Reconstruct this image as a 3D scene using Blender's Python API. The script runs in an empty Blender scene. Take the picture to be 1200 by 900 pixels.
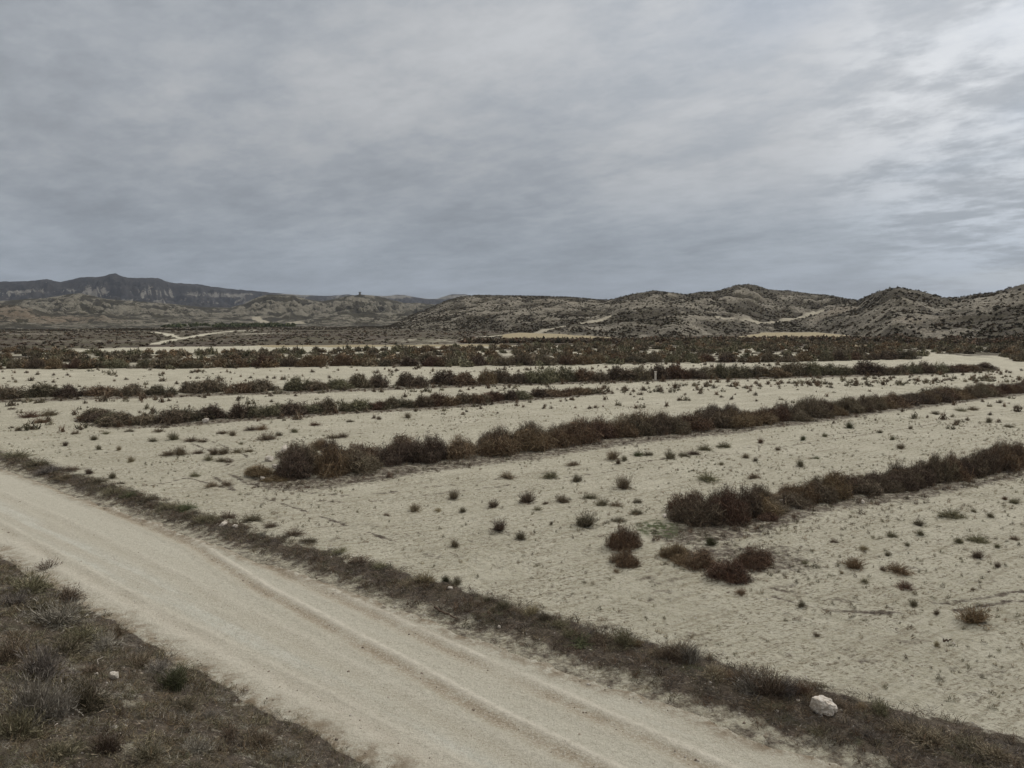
import bpy, math, numpy as np
rng = np.random.default_rng(7)
S = bpy.context.scene
COL = S.collection
R = math.radians
# ------------------------------------------------------------------ camera figures
CAMH = 7.5; F = 857.0; PITCH = math.atan(78 / 857)
D_ = np.array([0.78634, -0.61780]); N_ = np.array([0.61780, 0.78634])   # along the dirt road / across it
V0, V1 = 7.65, 12.5                                                      # road edges, metres across

# ------------------------------------------------------------------ noise
_perm = np.random.default_rng(3).permutation(65536).astype(np.int32)
_GX = np.cos(np.arange(65536) * (2 * math.pi / 65536)).astype(np.float32)[_perm]; _GY = np.sin(np.arange(65536) * (2 * math.pi / 65536)).astype(np.float32)[_perm]
def perlin(x, y, s=0):
    x, y = np.broadcast_arrays(np.asarray(x, float), np.asarray(y, float))
    ix = np.floor(x); iy = np.floor(y)
    fx = (x - ix).astype(np.float32); fy = (y - iy).astype(np.float32); ix = ix.astype(np.int32); iy = iy.astype(np.int32)
    u = fx * fx * fx * (fx * (fx * 6 - 15) + 10); v = fy * fy * fy * (fy * (fy * 6 - 15) + 10)
    h0 = _perm[(ix + s * 977) & 65535] + iy; h1 = _perm[(ix + 1 + s * 977) & 65535] + iy
    def g(h, i, j): return _GX[h] * (fx - i) + _GY[h] * (fy - j)
    a = g(h0 & 65535, 0, 0); b = g(h1 & 65535, 1, 0); c = g((h0 + 1) & 65535, 0, 1); d = g((h1 + 1) & 65535, 1, 1)
    a = a + u * (b - a); c = c + u * (d - c)
    return ((a + v * (c - a)) * 1.5).astype(float)
def fbm(x, y, o=4, s=0, gain=.5):
    t = 0; a = 1; f = 1; n = 0
    for k in range(o):
        t = t + a * perlin(x * f, y * f, s + k * 7); n += a; a *= gain; f *= 2.03
    return t / n
def ridged(x, y, o=4, s=0):
    t = 0; a = 1; f = 1; n = 0
    for k in range(o):
        t = t + a * (1 - np.abs(perlin(x * f, y * f, s + k * 5)) * 1.6); n += a; a *= .5; f *= 2.07
    return t / n
def ss(a, b, x):
    t = np.clip((x - a) / (b - a), 0, 1)
    return t * t * (3 - 2 * t)

# ------------------------------------------------------------------ terrain
def prof(pts):
    p = np.array(pts, float)
    th = np.arctan((p[:, 0] - 600) / F)
    return th, p[:, 1]
def crest_h(y, r):            # height of a crest seen on photo line y at distance r
    return CAMH + (372 - y) / F * r
LAYERS = {
 'near': dict(p=prof([(430, 385), (470, 374), (500, 363), (520, 354), (540, 348), (560, 346), (590, 346.5), (620, 347), (660, 348), (690, 350), (705, 351.5), (715, 351.5), (728, 348), (740, 345), (765, 341), (785, 343), (803, 345.5), (820, 342.5), (835, 342.5), (850, 338), (863, 334.5), (875, 333.5), (888, 336), (900, 340), (920, 341), (945, 344), (970, 346.5), (990, 350.5), (1003, 352.5), (1012, 348), (1026, 342), (1040, 338), (1052, 337.5), (1068, 340), (1085, 344), (1102, 349.5), (1120, 349), (1140, 345.5), (1160, 343.5), (1180, 338), (1200, 332), (1240, 326), (1320, 322), (1500, 330), (1900, 350), (2600, 372)]),
      rc=[(430, 800), (540, 720), (700, 680), (725, 560), (800, 560), (890, 640), (955, 640), (1045, 430), (1300, 380), (2600, 380)],
      rb=[(430, 470), (560, 400), (700, 300), (790, 275), (885, 400), (955, 400), (1045, 255), (1200, 225), (1500, 215), (2600, 220)], g=30, gd=.25, seed=11),
 'low': dict(p=prof([(-2500, 375), (-900, 366), (-300, 364), (-100, 362), (0, 358), (20, 357), (45, 363), (65, 369), (95, 370), (120, 367), (150, 370), (180, 374), (215, 371), (250, 376), (300, 379), (345, 377), (380, 371), (410, 368), (440, 366), (480, 368), (520, 364), (560, 366), (600, 372), (660, 380)]),
      rc=[(-2500, 760), (200, 800), (660, 760)], rb=[(-2500, 520), (0, 540), (300, 600), (660, 560)], g=24, gd=.6, seed=23),
 'mid': dict(p=prof([(-2500, 370), (-900, 352), (-300, 348), (-80, 352), (0, 353), (30, 351), (60, 349), (82, 345.5), (96, 343.5), (112, 347), (130, 351), (160, 353), (200, 356), (240, 360), (270, 361), (288, 356), (302, 349), (318, 345), (345, 346), (362, 351), (380, 353), (395, 350), (408, 347), (423, 345.5), (440, 346.5), (455, 350), (474, 355), (490, 355), (510, 357), (535, 356), (600, 360), (760, 372)]),
      rc=[(-2500, 1500), (760, 1500)], rb=[(-2500, 900), (0, 880), (300, 900), (760, 900)], g=44, gd=.62, seed=37),
 'far': dict(p=prof([(-3000, 368), (-1200, 345), (-500, 334), (-200, 331), (0, 330), (25, 330.5), (45, 329), (60, 327.3), (66, 329), (76, 330.5), (90, 327.5), (100, 325.2), (115, 325), (125, 324.4), (132, 322), (140, 321), (148, 324), (154, 326), (165, 326), (188, 326), (196, 329), (203, 331.5), (220, 332.5), (238, 333.5), (250, 336), (275, 339), (300, 341), (330, 344), (350, 345.5), (385, 347), (400, 346), (410, 345), (420, 346.5), (455, 347), (466, 345.4), (475, 346), (488, 348.5), (500, 350), (512, 350.5), (522, 347), (530, 345), (545, 345), (560, 347.5), (600, 350), (700, 355), (900, 358), (1600, 362), (3000, 372)]),
      rc=[(-3000, 4200), (3000, 4600)], rb=[(-3000, 2300), (3000, 2700)], g=105, gd=.55, seed=51),
}
for L in LAYERS.values():
    for k in ('rc', 'rb'):
        q = np.array(L[k], float); L[k] = (np.arctan((q[:, 0] - 600) / F), q[:, 1])
def terrain(x, y, full=False):
    x = np.asarray(x, float); y = np.asarray(y, float)
    r = np.hypot(x, y) + 1e-6; th = np.arctan2(x, y)
    u = x * D_[0] + y * D_[1]; v = x * N_[0] + y * N_[1]
    # gentle plain
    z = .10 * fbm(x / 9, y / 9, 3, 1) * ss(13.5, 22, v) + .35 * fbm(x / 60, y / 60, 2, 2) * ss(140, 400, r)
    z = z + .60 * np.exp(-(((x + 11.9) / 1.5) ** 2 + ((y - 36.2) / 2.2) ** 2))     # rubble heap at the row end
    # raked/crusted soil of the fields
    fld = ss(13.2, 15, v) * (1 - ss(60, 160, r))
    z = z + fld * (.050 * fbm(u / .9, v / .35, 4, 3) + .030 * fbm(x / .16, y / .16, 2, 4) + .04 * fbm((x * .87 + y * -.5) / 3.0, (x * .5 + y * .87) / .5, 2, 9))
    # far verge: low mound and shallow rim
    vm = ss(12.7, 13.6, v) * (1 - ss(14.2, 15.6, v + .5 * perlin(u / 3, 0 * u, 5)))
    z = z + vm * (.13 + .10 * fbm(x / .9, y / .9, 3, 6) + .03 * fbm(x / .2, y / .2, 2, 8))
    # bank on the near side, rising to the mound the photographer stands on
    s = np.maximum(7.45 + .25 * perlin(u / 2.5, 0 * u + 3, 7) - v, 0)
    bank = .34 * s + 1.12 * np.maximum(s - 4.6, 0) + ss(0, 1, s) * (.14 * fbm(x / 1.1, y / 1.1, 3, 12) + .05 * fbm(x / .25, y / .25, 2, 13))
    bank = np.minimum(bank, 5.9 + .0 * s)
    z = z + bank * (1 - ss(40, 90, np.abs(u)))
    # road bed is dug a little under the road sheet
    e = .14 * fbm(u / 1.3, v / 1.3, 3, 15)
    z = z - .10 * ss(V0 + .0, V0 + .3, v + e) * (1 - ss(V1 - .3, V1, v + e))
    which = np.zeros(r.shape, np.int8); tt = np.zeros(r.shape); gul = np.zeros(r.shape)
    far = r > 180
    if np.any(far):
        xf, yf, rf, tf, zf = x[far], y[far], r[far], th[far], z[far]
        wf = np.zeros(rf.shape, np.int8); tq = np.zeros(rf.shape); gq = np.zeros(rf.shape)
        for k, (nm, L) in enumerate(LAYERS.items()):
            rc = np.interp(tf, *L['rc']); rb = np.interp(tf, *L['rb'])
            rc = rc * (1 + .05 * perlin(tf * 9, 0 * tf + k, 40 + k)); rb = rb * (1 + .10 * fbm(tf * 14, 0 * tf + k, 2, 44 + k))
            py = np.interp(tf, *L['p']); hc = np.maximum(crest_h(py, rc / np.cos(tf) * np.cos(tf)), 0)
            # distance in the crest formula is measured along the view axis
            hc = np.maximum(CAMH + (372 - py) / F * rc * np.cos(tf), 0)
            t = (rf - rb) / (rc - rb)
            up = np.clip(t, 0, 1)
            g = L['g']; wx = xf + g * .35 * fbm(xf / g / 1.3, yf / g / 1.3, 2, L['seed'] + 3); wy = yf + g * .35 * fbm(xf / g / 1.3 + 9, yf / g / 1.3, 2, L['seed'] + 4)
            rd = ridged(wx / g / 1.4, wy / g / 2.3, 4, L['seed'])
            base = np.where(t < 1, up ** 1.15 * (1.6 - .6 * up), 1 - .55 * ss(0, 1.3, t - 1))
            if nm == 'far':
                base = np.where(t < 1, .42 * ss(0, .45, up) + .58 * ss(.55, 1, up), base)
            h = hc * base
            mod = 1 - L['gd'] * (1 - rd) * 1.9 * (4 * up * (1 - up)) ** .8
            h = h * np.clip(mod, .12, 1.25)
            h = h + hc * .05 * fbm(xf / g * 3.3, yf / g * 3.3, 3, L['seed'] + 6) * ss(0, .2, t) * (1 - ss(.8, 1, up) * .7)
            h = np.where(t > 0, h, 0)
            m = h > zf
            m2 = m & (t > 0)
            zf = np.where(m2, np.maximum(h, zf), zf); wf = np.where(m2, k + 1, wf); tq = np.where(m2, t, tq); gq = np.where(m2, rd, gq)
        z[far] = zf; which[far] = wf; tt[far] = tq; gul[far] = gq
    return (z, which, tt, gul) if full else z
def tz(x, y): return float(terrain(np.array([x]), np.array([y]))[0])
def at(px, py):
    """where the sight line through a spot of the photograph meets the terrain"""
    dx = px - 600; dy = py - 450
    d = np.array([dx, F * math.cos(PITCH) - dy * math.sin(PITCH), -(dy * math.cos(PITCH) + F * math.sin(PITCH))]) / F
    ts = np.exp(np.linspace(math.log(4), math.log(6000), 2600))
    h = CAMH + d[2] * ts - terrain(d[0] * ts, d[1] * ts)
    i = np.argmax(h < 0)
    if h[i] >= 0: i = len(ts) - 1
    a, b = ts[i - 1], ts[i]; w = h[i - 1] / (h[i - 1] - h[i] + 1e-9); t = a + (b - a) * w
    x, y = d[0] * t, d[1] * t
    return np.array([x, y, tz(x, y)])

# ------------------------------------------------------------------ mesh helpers
def mesh_np(name, V, Fc, k):
    m = bpy.data.meshes.new(name); nf = len(Fc)
    m.vertices.add(len(V)); m.vertices.foreach_set('co', np.ascontiguousarray(V, np.float32).ravel())
    m.loops.add(nf * k); m.loops.foreach_set('vertex_index', np.ascontiguousarray(Fc, np.int32).ravel())
    m.polygons.add(nf); m.polygons.foreach_set('loop_start', np.arange(0, nf * k, k, dtype=np.int32))
    m.update(calc_edges=True)
    return m
def fattr(m, name, a):
    t = m.attributes.new(name, 'FLOAT', 'POINT'); t.data.foreach_set('value', np.ascontiguousarray(a, np.float32))
def cattr(m, name, c):
    t = m.attributes.new(name, 'FLOAT_COLOR', 'POINT')
    t.data.foreach_set('color', np.ascontiguousarray(np.c_[c, np.ones(len(c))], np.float32).ravel())
def smooth(m): m.polygons.foreach_set('use_smooth', np.ones(len(m.polygons), bool))
def link(name, data, parent=None, loc=None, **kw):
    o = bpy.data.objects.new(name, data); COL.objects.link(o)
    if parent: o.parent = parent
    if loc is not None: o.location = loc
    for k, v in kw.items(): o[k] = v
    return o

# ------------------------------------------------------------------ materials
class NT:
    def __init__(s, name):
        s.m = bpy.data.materials.new(name); s.m.use_nodes = True; s.t = s.m.node_tree; s.t.nodes.clear()
        s.out = s.n('ShaderNodeOutputMaterial'); s.b = s.n('ShaderNodeBsdfPrincipled'); s.b.inputs['Roughness'].default_value = .92
        s.b.inputs['Specular IOR Level'].default_value = .2
        s.l(s.b.outputs[0], s.out.inputs[0])
    def n(s, t, **kw):
        o = s.t.nodes.new(t)
        for k, v in kw.items(): setattr(o, k, v)
        return o
    def l(s, a, b): s.t.links.new(a, b)
    def pos(s): return s.n('ShaderNodeNewGeometry').outputs['Position']
    def noise(s, scale, detail=4, rough=.55, vec=None, lo=None, hi=None):
        o = s.n('ShaderNodeTexNoise'); o.inputs['Scale'].default_value = scale; o.inputs['Detail'].default_value = detail; o.inputs['Roughness'].default_value = rough
        s.l(vec or s.pos(), o.inputs['Vector'])
        return o.outputs['Fac'] if lo is None else s.rng(o.outputs['Fac'], lo, hi)
    def rng(s, a, lo, hi, c=0., d=1.):
        o = s.n('ShaderNodeMapRange'); o.inputs[1].default_value = lo; o.inputs[2].default_value = hi; o.inputs[3].default_value = c; o.inputs[4].default_value = d
        s.l(a, o.inputs[0]); return o.outputs[0]
    def math(s, op, a, b=None, c=None):
        o = s.n('ShaderNodeMath', operation=op)
        for i, v in enumerate((a, b, c)):
            if v is None: continue
            if isinstance(v, (int, float)): o.inputs[i].default_value = v
            else: s.l(v, o.inputs[i])
        return o.outputs[0]
    def mix(s, f, a, b, bt='MIX'):
        o = s.n('ShaderNodeMix', data_type='RGBA', blend_type=bt)
        for i, v in ((0, f), (6, a), (7, b)):
            if isinstance(v, (int, float)): o.inputs[i].default_value = v
            elif isinstance(v, tuple): o.inputs[i].default_value = (*v, 1)
            else: s.l(v, o.inputs[i])
        return o.outputs[2]
    def attr(s, name, out='Fac'): return s.n('ShaderNodeAttribute', attribute_name=name).outputs[out]
    def mapv(s, sc, rot=0):
        o = s.n('ShaderNodeMapping'); o.inputs['Rotation'].default_value = (0, 0, rot); s.l(s.pos(), o.inputs[0])
        q = s.n('ShaderNodeMapping'); q.inputs['Scale'].default_value = sc; s.l(o.outputs[0], q.inputs[0]); return q.outputs[0]
    def bump(s, h, dist, st=1.):
        o = s.n('ShaderNodeBump'); o.inputs['Distance'].default_value = dist; o.inputs['Strength'].default_value = st
        s.l(h, o.inputs['Height']); s.l(o.outputs[0], s.b.inputs['Normal'])
    def col(s, c): s.l(c, s.b.inputs['Base Color'])

def mat_ground():
    t = NT('soil_and_litter')
    c = t.mix(t.noise(.35, 4, lo=.35, hi=.65), (.442, .416, .315), (.555, .528, .418))
    c = t.mix(t.math('MULTIPLY', t.noise(.06, 3, lo=.4, hi=.7), .5), c, (.418, .398, .303))
    c = t.mix(t.math('MULTIPLY', t.noise(3., 6, .75, lo=.35, hi=.65), .45), c, (.66, .64, .55))
    # streaky crusts, clods and shallow dark scraps in the soil
    st = t.noise(1., 5, .62, vec=t.mapv((.35, 4.2, 1), R(-31)), lo=.50, hi=.62)
    c = t.mix(t.math('MULTIPLY', st, .42), c, (.27, .235, .165))
    st2 = t.noise(4., 5, .7, vec=t.mapv((1.4, 3.2, 1), R(-20)), lo=.52, hi=.60)
    st3 = t.noise(.4, 3, lo=.32, hi=.55)
    c = t.mix(t.math('MULTIPLY', t.noise(7.5, 3, .7, lo=.53, hi=.62), .38), c, (.25, .21, .145))
    c = t.mix(t.math('MULTIPLY', t.math('MULTIPLY', st2, st3), .8), c, (.15, .12, .075))
    c = t.mix(t.math('MULTIPLY', t.noise(14, 3, lo=.64, hi=.7), .6), c, (.60, .57, .49))
    tan = t.attr('tan'); c = t.mix(tan, c, t.mix(t.noise(.2, 4), (.27, .225, .14), (.33, .28, .175)))
    cov = t.attr('cover')
    n = t.noise(3.2, 6, .7)
    m = t.rng(t.math('ADD', cov, t.math('MULTIPLY', t.math('SUBTRACT', n, .5), 1.5)), .38, .68)
    lit = t.mix(t.noise(9, 5, .7, lo=.35, hi=.68), (.050, .040, .032), (.18, .145, .112))
    lit = t.mix(t.noise(1.3, 4, lo=.5, hi=.7), lit, (.115, .095, .068))
    lit = t.mix(t.noise(26, 2, lo=.66, hi=.72), lit, (.42, .38, .30))
    c = t.mix(m, c, lit)
    far = t.attr('scrub')
    fm = t.rng(t.math('ADD', far, t.math('MULTIPLY', t.math('SUBTRACT', t.noise(.22, 6, .75), .5), 1.6)), .40, .60)
    fc = t.mix(t.noise(.05, 3, lo=.4, hi=.62), (.070, .054, .041), (.080, .072, .042))
    fc = t.mix(t.noise(.5, 4, .7, lo=.5, hi=.68), fc, (.125, .102, .078))
    c = t.mix(fm, c, fc)
    gr = t.attr('green'); c = t.mix(t.math('MULTIPLY', gr, t.noise(4, 4, lo=.4, hi=.55)), c, (.085, .10, .045))
    t.col(c)
    h = t.math('ADD', t.noise(7, 6, .68), t.math('MULTIPLY', t.noise(38, 3, .6), .35))
    t.bump(h, .16, 1.)
    return t.m
def mat_road():
    t = NT('pale_gravel_road')
    vv = t.attr('across'); tanb = t.attr('rutband')
    c = t.mix(t.noise(1.1, 5, .6, lo=.35, hi=.65), (.475, .475, .41), (.56, .56, .495))
    c = t.mix(t.math('MULTIPLY', t.noise(1., 4, .6, vec=t.mapv((.16, 2.4, 1), math.atan2(-D_[1], D_[0])), lo=.40, hi=.60), .75), c, (.43, .395, .315))
    c = t.mix(t.math('SUBTRACT', .85, t.attr('grey')), c, (.48, .46, .38))
    c = t.mix(t.math('MULTIPLY', tanb, t.noise(2.4, 4, lo=.25, hi=.50)), c, (.30, .25, .18))
    c = t.mix(t.attr('loose'), c, (.62, .585, .50))
    c = t.mix(t.math('MULTIPLY', t.noise(5, 6, .8, lo=.50, hi=.62), .42), c, (.31, .28, .215))
    c = t.mix(t.math('MULTIPLY', t.noise(18, 4, .8, lo=.50, hi=.58), .55), c, (.58, .55, .47))
    c = t.mix(t.math('MULTIPLY', t.noise(24, 3, .8, lo=.55, hi=.62), .42), c, (.24, .215, .165))
    c = t.mix(t.math('MULTIPLY', t.noise(55, 2, lo=.62, hi=.7), .5), c, (.68, .66, .60))
    c = t.mix(t.math('MULTIPLY', t.attr('edge'), t.noise(3, 5, .7, lo=.36, hi=.6)), c, (.22, .175, .12))
    t.col(c)
    h = t.math('ADD', t.noise(9, 6, .7), t.math('MULTIPLY', t.noise(60, 2), .5))
    t.bump(h, .06, 1.)
    return t.m
def mat_hill(name, pale, pale2, veg, veg2, red, sc, thr, bumpd):
    t = NT(name)
    c = t.mix(t.noise(.9 / sc, 5, .65, lo=.35, hi=.65), pale, pale2)
    # horizontal beds
    z = t.n('ShaderNodeSeparateXYZ'); t.l(t.pos(), z.inputs[0])
    w = t.n('ShaderNodeTexNoise'); w.noise_dimensions = '1D'; w.inputs['Detail'].default_value = 4
    t.l(t.math('ADD', t.math('MULTIPLY', z.outputs[2], 1.6 / sc), t.math('MULTIPLY', t.noise(.05 / sc, 3), 6.)), w.inputs['W'])
    c = t.mix(t.math('MULTIPLY', t.rng(w.outputs['Fac'], .48, .54), .75), c, tuple(x * .45 for x in pale))
    c = t.mix(t.attr('red'), c, red)
    v = t.attr('veg')
    sp = t.noise(1.5 / sc, 4, .7)
    m = t.rng(t.math('ADD', v, t.math('MULTIPLY', t.math('SUBTRACT', sp, .5), 2.2)), thr, thr + .17)
    vc = t.mix(t.noise(.35 / sc, 4, lo=.4, hi=.62), veg, veg2)
    c = t.mix(m, c, vc)
    c = t.mix(t.attr('track'), c, (.34, .31, .24))
    t.col(c); t.bump(t.noise(.9 / sc, 6, .75), bumpd, .9)
    return t.m
def mat_plant(name, tr=0.0, hue=.5):
    t = NT(name)
    a = t.attr('tint', 'Color')
    oi = t.n('ShaderNodeObjectInfo').outputs['Random']
    h = t.n('ShaderNodeHueSaturation'); t.l(a, h.inputs['Color'])
    t.l(t.rng(oi, 0, 1, hue - .018, hue + .022), h.inputs['Hue']); t.l(t.rng(oi, 0, 1, .72, 1.28), h.inputs['Value'])
    t.col(h.outputs[0]); return t.m
def mat_rock():
    t = NT('white_gypsum_rock')
    tc = t.n('ShaderNodeTexCoord').outputs['Object']
    c = t.mix(t.noise(4, 5, .6, vec=tc, lo=.4, hi=.65), (.66, .63, .58), (.50, .44, .37))
    c = t.mix(t.math('MULTIPLY', t.noise(13, 4, vec=tc, lo=.52, hi=.62), .7), c, (.33, .27, .20))
    t.col(c); t.bump(t.noise(11, 5, .6, vec=tc), .03, .8); return t.m
def mat_simple(name, a, b, sc=20):
    t = NT(name); tc = t.n('ShaderNodeTexCoord').outputs['Object']
    t.col(t.mix(t.noise(sc, 4, vec=tc, lo=.35, hi=.65), a, b)); return t.m
MG = mat_ground(); MR = mat_road(); MP = mat_plant('dry_twigs_and_leaves'); MRock = mat_rock()
MHN = mat_hill('scrub_dotted_marl', (.215, .192, .148), (.33, .30, .24), (.055, .046, .034), (.080, .070, .046), (.17, .13, .09), 1.2, .40, .8)
MHM = mat_hill('bare_badland_marl', (.150, .138, .108), (.27, .25, .198), (.032, .029, .022), (.056, .051, .035), (.19, .115, .07), 4., .44, 3.)
MHF = mat_hill('distant_range_rock', (.17, .16, .14), (.24, .225, .19), (.016, .015, .015), (.030, .027, .024), (.20, .14, .10), 14., .42, 9.)
MWood = mat_simple('weathered_wood', (.20, .17, .14), (.32, .29, .25)); MStem = mat_simple('brown_stems', (.07, .05, .037), (.14, .10, .075))

# ------------------------------------------------------------------ areas of the plain
def world_poly(pts): return np.array([at(*p)[:2] for p in pts])
def in_poly(P, x, y):
    s = (x > P[:, 0].min()) & (x < P[:, 0].max()) & (y > P[:, 1].min()) & (y < P[:, 1].max()); o = np.zeros(x.shape, bool)
    if s.any(): o[s] = in_poly_(P, x[s], y[s])
    return o
def line_d(P, x, y, pad=40):
    s = (x > P[:, 0].min() - pad) & (x < P[:, 0].max() + pad) & (y > P[:, 1].min() - pad) & (y < P[:, 1].max() + pad); o = np.full(x.shape, 1e9)
    if s.any(): o[s] = line_d_(P, x[s], y[s])
    return o
def in_poly_(P, x, y):
    c = np.zeros(x.shape, bool); n = len(P)
    for i in range(n):
        x0, y0 = P[i]; x1, y1 = P[(i + 1) % n]
        if y0 == y1: continue
        k = ((y0 > y) != (y1 > y)) & (x < (x1 - x0) * (y - y0) / (y1 - y0) + x0); c ^= k
    return c
def line_d_(P, x, y):
    d = np.full(x.shape, 1e9)
    for (x0, y0), (x1, y1) in zip(P[:-1], P[1:]):
        l2 = (x1 - x0) ** 2 + (y1 - y0) ** 2 + 1e-9; t = np.clip(((x - x0) * (x1 - x0) + (y - y0) * (y1 - y0)) / l2, 0, 1)
        d = np.minimum(d, np.hypot(x - x0 - t * (x1 - x0), y - y0 - t * (y1 - y0)))
    return d
POLY_TAN = [world_poly(q) for q in (
    [(588, 397), (640, 398.5), (745, 398.5), (715, 395), (670, 392), (640, 389.5), (610, 389), (588, 392)],
    [(835, 399), (900, 398.5), (1012, 397.5), (990, 392), (960, 388.5), (925, 387), (895, 387), (890, 391), (860, 395)],
    [(1000, 407), (1130, 407.5), (1125, 404.5), (1000, 404)], [(300, 407), (600, 406), (600, 403.6), (300, 404.6)])]
POLY_PALE = [world_poly(q) for q in (
    [(90, 412), (180, 411), (300, 411), (420, 409), (430, 405), (300, 405.5), (180, 406.5), (110, 409)],
    [(600, 408), (700, 407), (700, 404.5), (600, 405)],
    [(1082, 413), (1100, 418.5), (1140, 425), (1200, 434), (1290, 447), (1290, 430), (1200, 425), (1140, 419)],
    )]
NEARLINES = [world_poly(q) for q in ([(905, 690), (960, 703), (1040, 708), (1120, 705), (1210, 690)], [(905, 700), (960, 714), (1040, 719), (1120, 716), (1210, 702)], [(235, 512), (290, 535), (262, 552), (300, 572), (420, 580), (560, 565), (800, 535), (1200, 478)], [(225, 520), (275, 540), (245, 556), (290, 582), (420, 590), (560, 574), (800, 541), (1200, 482)],
    [(380, 512), (560, 494), (800, 470), (1100, 450)], [(100, 590), (220, 560), (330, 590), (480, 640)])]
LINES = [(world_poly(q), w) for q, w in (
    ([(182, 403.5), (190, 401.5), (206, 397.5), (228, 394), (250, 390.5), (272, 388), (300, 387)], 1.7),
    ([(180, 389), (197, 391.5), (208, 396)], 1.8),
    ([(560, 395), (600, 392.5), (640, 386), (680, 379), (718, 370)], 2.6),
    ([(840, 372), (880, 376), (920, 375.5), (945, 369), (962, 364)], 2.6),
    ([(300, 372), (345, 377.5), (352, 379)], 6))]

# scrub rows on the plain: front foot line of every row in photo coordinates, foot height px
ROWPX = {
 'A': [(800, 627), (850, 620), (890, 608), (925, 597), (960, 589), (1000, 585), (1040, 580), (1080, 572), (1120, 564), (1160, 556), (1200, 548), (1260, 537)],
 'B': [(325, 564), (350, 567), (380, 565), (380, 565), (420, 560), (500, 546), (560, 539), (610, 534), (650, 527), (750, 514), (850, 504), (950, 492), (1050, 478), (1130, 468), (1200, 460), (1260, 452)],
 'C': [(106, 492), (140, 500), (200, 498), (300, 491), (400, 484), (500, 478), (600, 470), (705, 461)],
 'D': [(-40, 472), (0, 470), (130, 466), (250, 462), (400, 458), (500, 454), (600, 451), (700, 448), (800, 445), (900, 443), (1000, 440.5), (1100, 438), (1160, 434)],
}
ROW = {k: world_poly(v) for k, v in ROWPX.items()}
FRONT_E = world_poly([(-60, 433), (0, 433), (200, 432.5), (400, 430), (600, 430), (700, 427), (800, 425), (900, 425), (1000, 423), (1080, 421)])
BAND_E = world_poly([(-80, 433), (200, 432.5), (400, 430), (600, 430), (800, 426), (900, 425), (1080, 421), (1086, 413.5), (1140, 418), (1200, 424), (1320, 437), (1320, 404), (1080, 403.5), (980, 400), (900, 400), (760, 401), (600, 407), (430, 411), (200, 414), (90, 414), (-80, 405)])
def masks(x, y):
    r = np.hypot(x, y); u = x * D_[0] + y * D_[1]; v = x * N_[0] + y * N_[1]
    w = fbm(u / 1.8, v / 1.8, 3, 60)
    hi = np.interp(u, [-45, -20, -8, -2, 4, 12], [13.9, 14.0, 14.5, 15.0, 15.5, 15.8])
    cov = (.52 * ss(11.9, 12.3, v + .4 * w) + .48 * ss(12.9, 13.5, v + .5 * w)) * (1 - ss(-.35, .35, v - hi + .9 * w)) * .95
    cov = np.maximum(cov, (1 - ss(7.75, 8.4, v + .5 * w)) * (.80 + .55 * fbm(x / 1.1, y / 1.1, 3, 61)) * (1 - ss(30, 60, r)))
    for k, P in ROW.items():
        d = line_d(P, x, y); rr = {'A': 1.3, 'B': 1.5, 'C': 1.3, 'D': 1.6}[k]
        cov = np.maximum(cov, .62 * (1 - ss(rr * .5, rr * 1.6, d)) * (r < 250))
    # the weedy patch in front of the right-hand row, and sparse litter in the field
    c = at_c[0]; dd = np.hypot((x - c[0]) / 2.7, (y - c[1]) / 1.9)
    cov = np.maximum(cov, .60 * (1 - ss(.5, 1.25, dd + .3 * w)))
    nearf = (1 - ss(18, 70, r)) * ss(14, 15, v)
    cov = np.maximum(cov, nearf * (.17 + .25 * ss(-.1, .5, fbm(x / 1.7, y / 1.1, 4, 62))))
    cov = np.maximum(cov, .20 * ss(.0, .6, fbm(x / 9, y / 5, 3, 63)) * (r < 200))
    for P in NEARLINES:
        cov = np.maximum(cov, .66 * np.exp(-(line_d(P, x, y, 2) / .16) ** 2) * ss(-.5, .1, fbm(x / 2, y / 2, 2, 97)))
    # beyond the last row the plain is brown scrub with pale clearings
    near = 110 + 0 * r
    sc = ss(180, 212, r + 14 * fbm(x / 30, y / 30, 2, 64)) * (.80 + .55 * fbm(x / 55, y / 75, 4, 65))
    inE = in_poly(BAND_E, x, y)
    sc = np.where(inE, np.maximum(sc, .50 + .5 * fbm(x / 12, y / 12, 3, 66)), sc)
    tan = np.zeros(r.shape); pale = np.zeros(r.shape)
    e = 3 * fbm(x / 14, y / 14, 3, 67)
    for P in POLY_TAN: tan = np.maximum(tan, in_poly(P, x + e, y + 2 * e))
    for P in POLY_PALE: pale = np.maximum(pale, in_poly(P, x + e, y + 2 * e))
    trk = np.zeros(r.shape)
    for P, wd in LINES:
        sel = (x > P[:, 0].min() - 20) & (x < P[:, 0].max() + 20) & (y > P[:, 1].min() - 20) & (y < P[:, 1].max() + 20)
        if sel.any():
            d = np.full(r.shape, 1e9); d[sel] = line_d(P, x[sel], y[sel]); trk = np.maximum(trk, 1 - ss(wd * .7, wd * 1.3, d + .6 * e))
    sc = sc * (1 - np.maximum(np.maximum(pale, tan), trk))
    gc = at_c[1]; green = 1.0 * (1 - ss(.5, 1.2, np.hypot((x - gc[0]) / .9, (y - gc[1]) / 1.3) + .4 * w))
    green = np.maximum(green, .75 * ss(13.0, 13.4, v) * (1 - ss(14.0, 14.6, v)) * ss(.05, .5, fbm(x / .9, y / .9, 3, 68)))
    green = np.maximum(green, .2 * (v < 7) * ss(.15, .5, fbm(x / .8, y / .8, 3, 69)))
    return np.clip(cov, 0, 1), np.clip(sc, 0, 1), np.clip(tan, 0, 1), green, trk
at_c = [at(875, 655), at(772, 620)]

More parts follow.
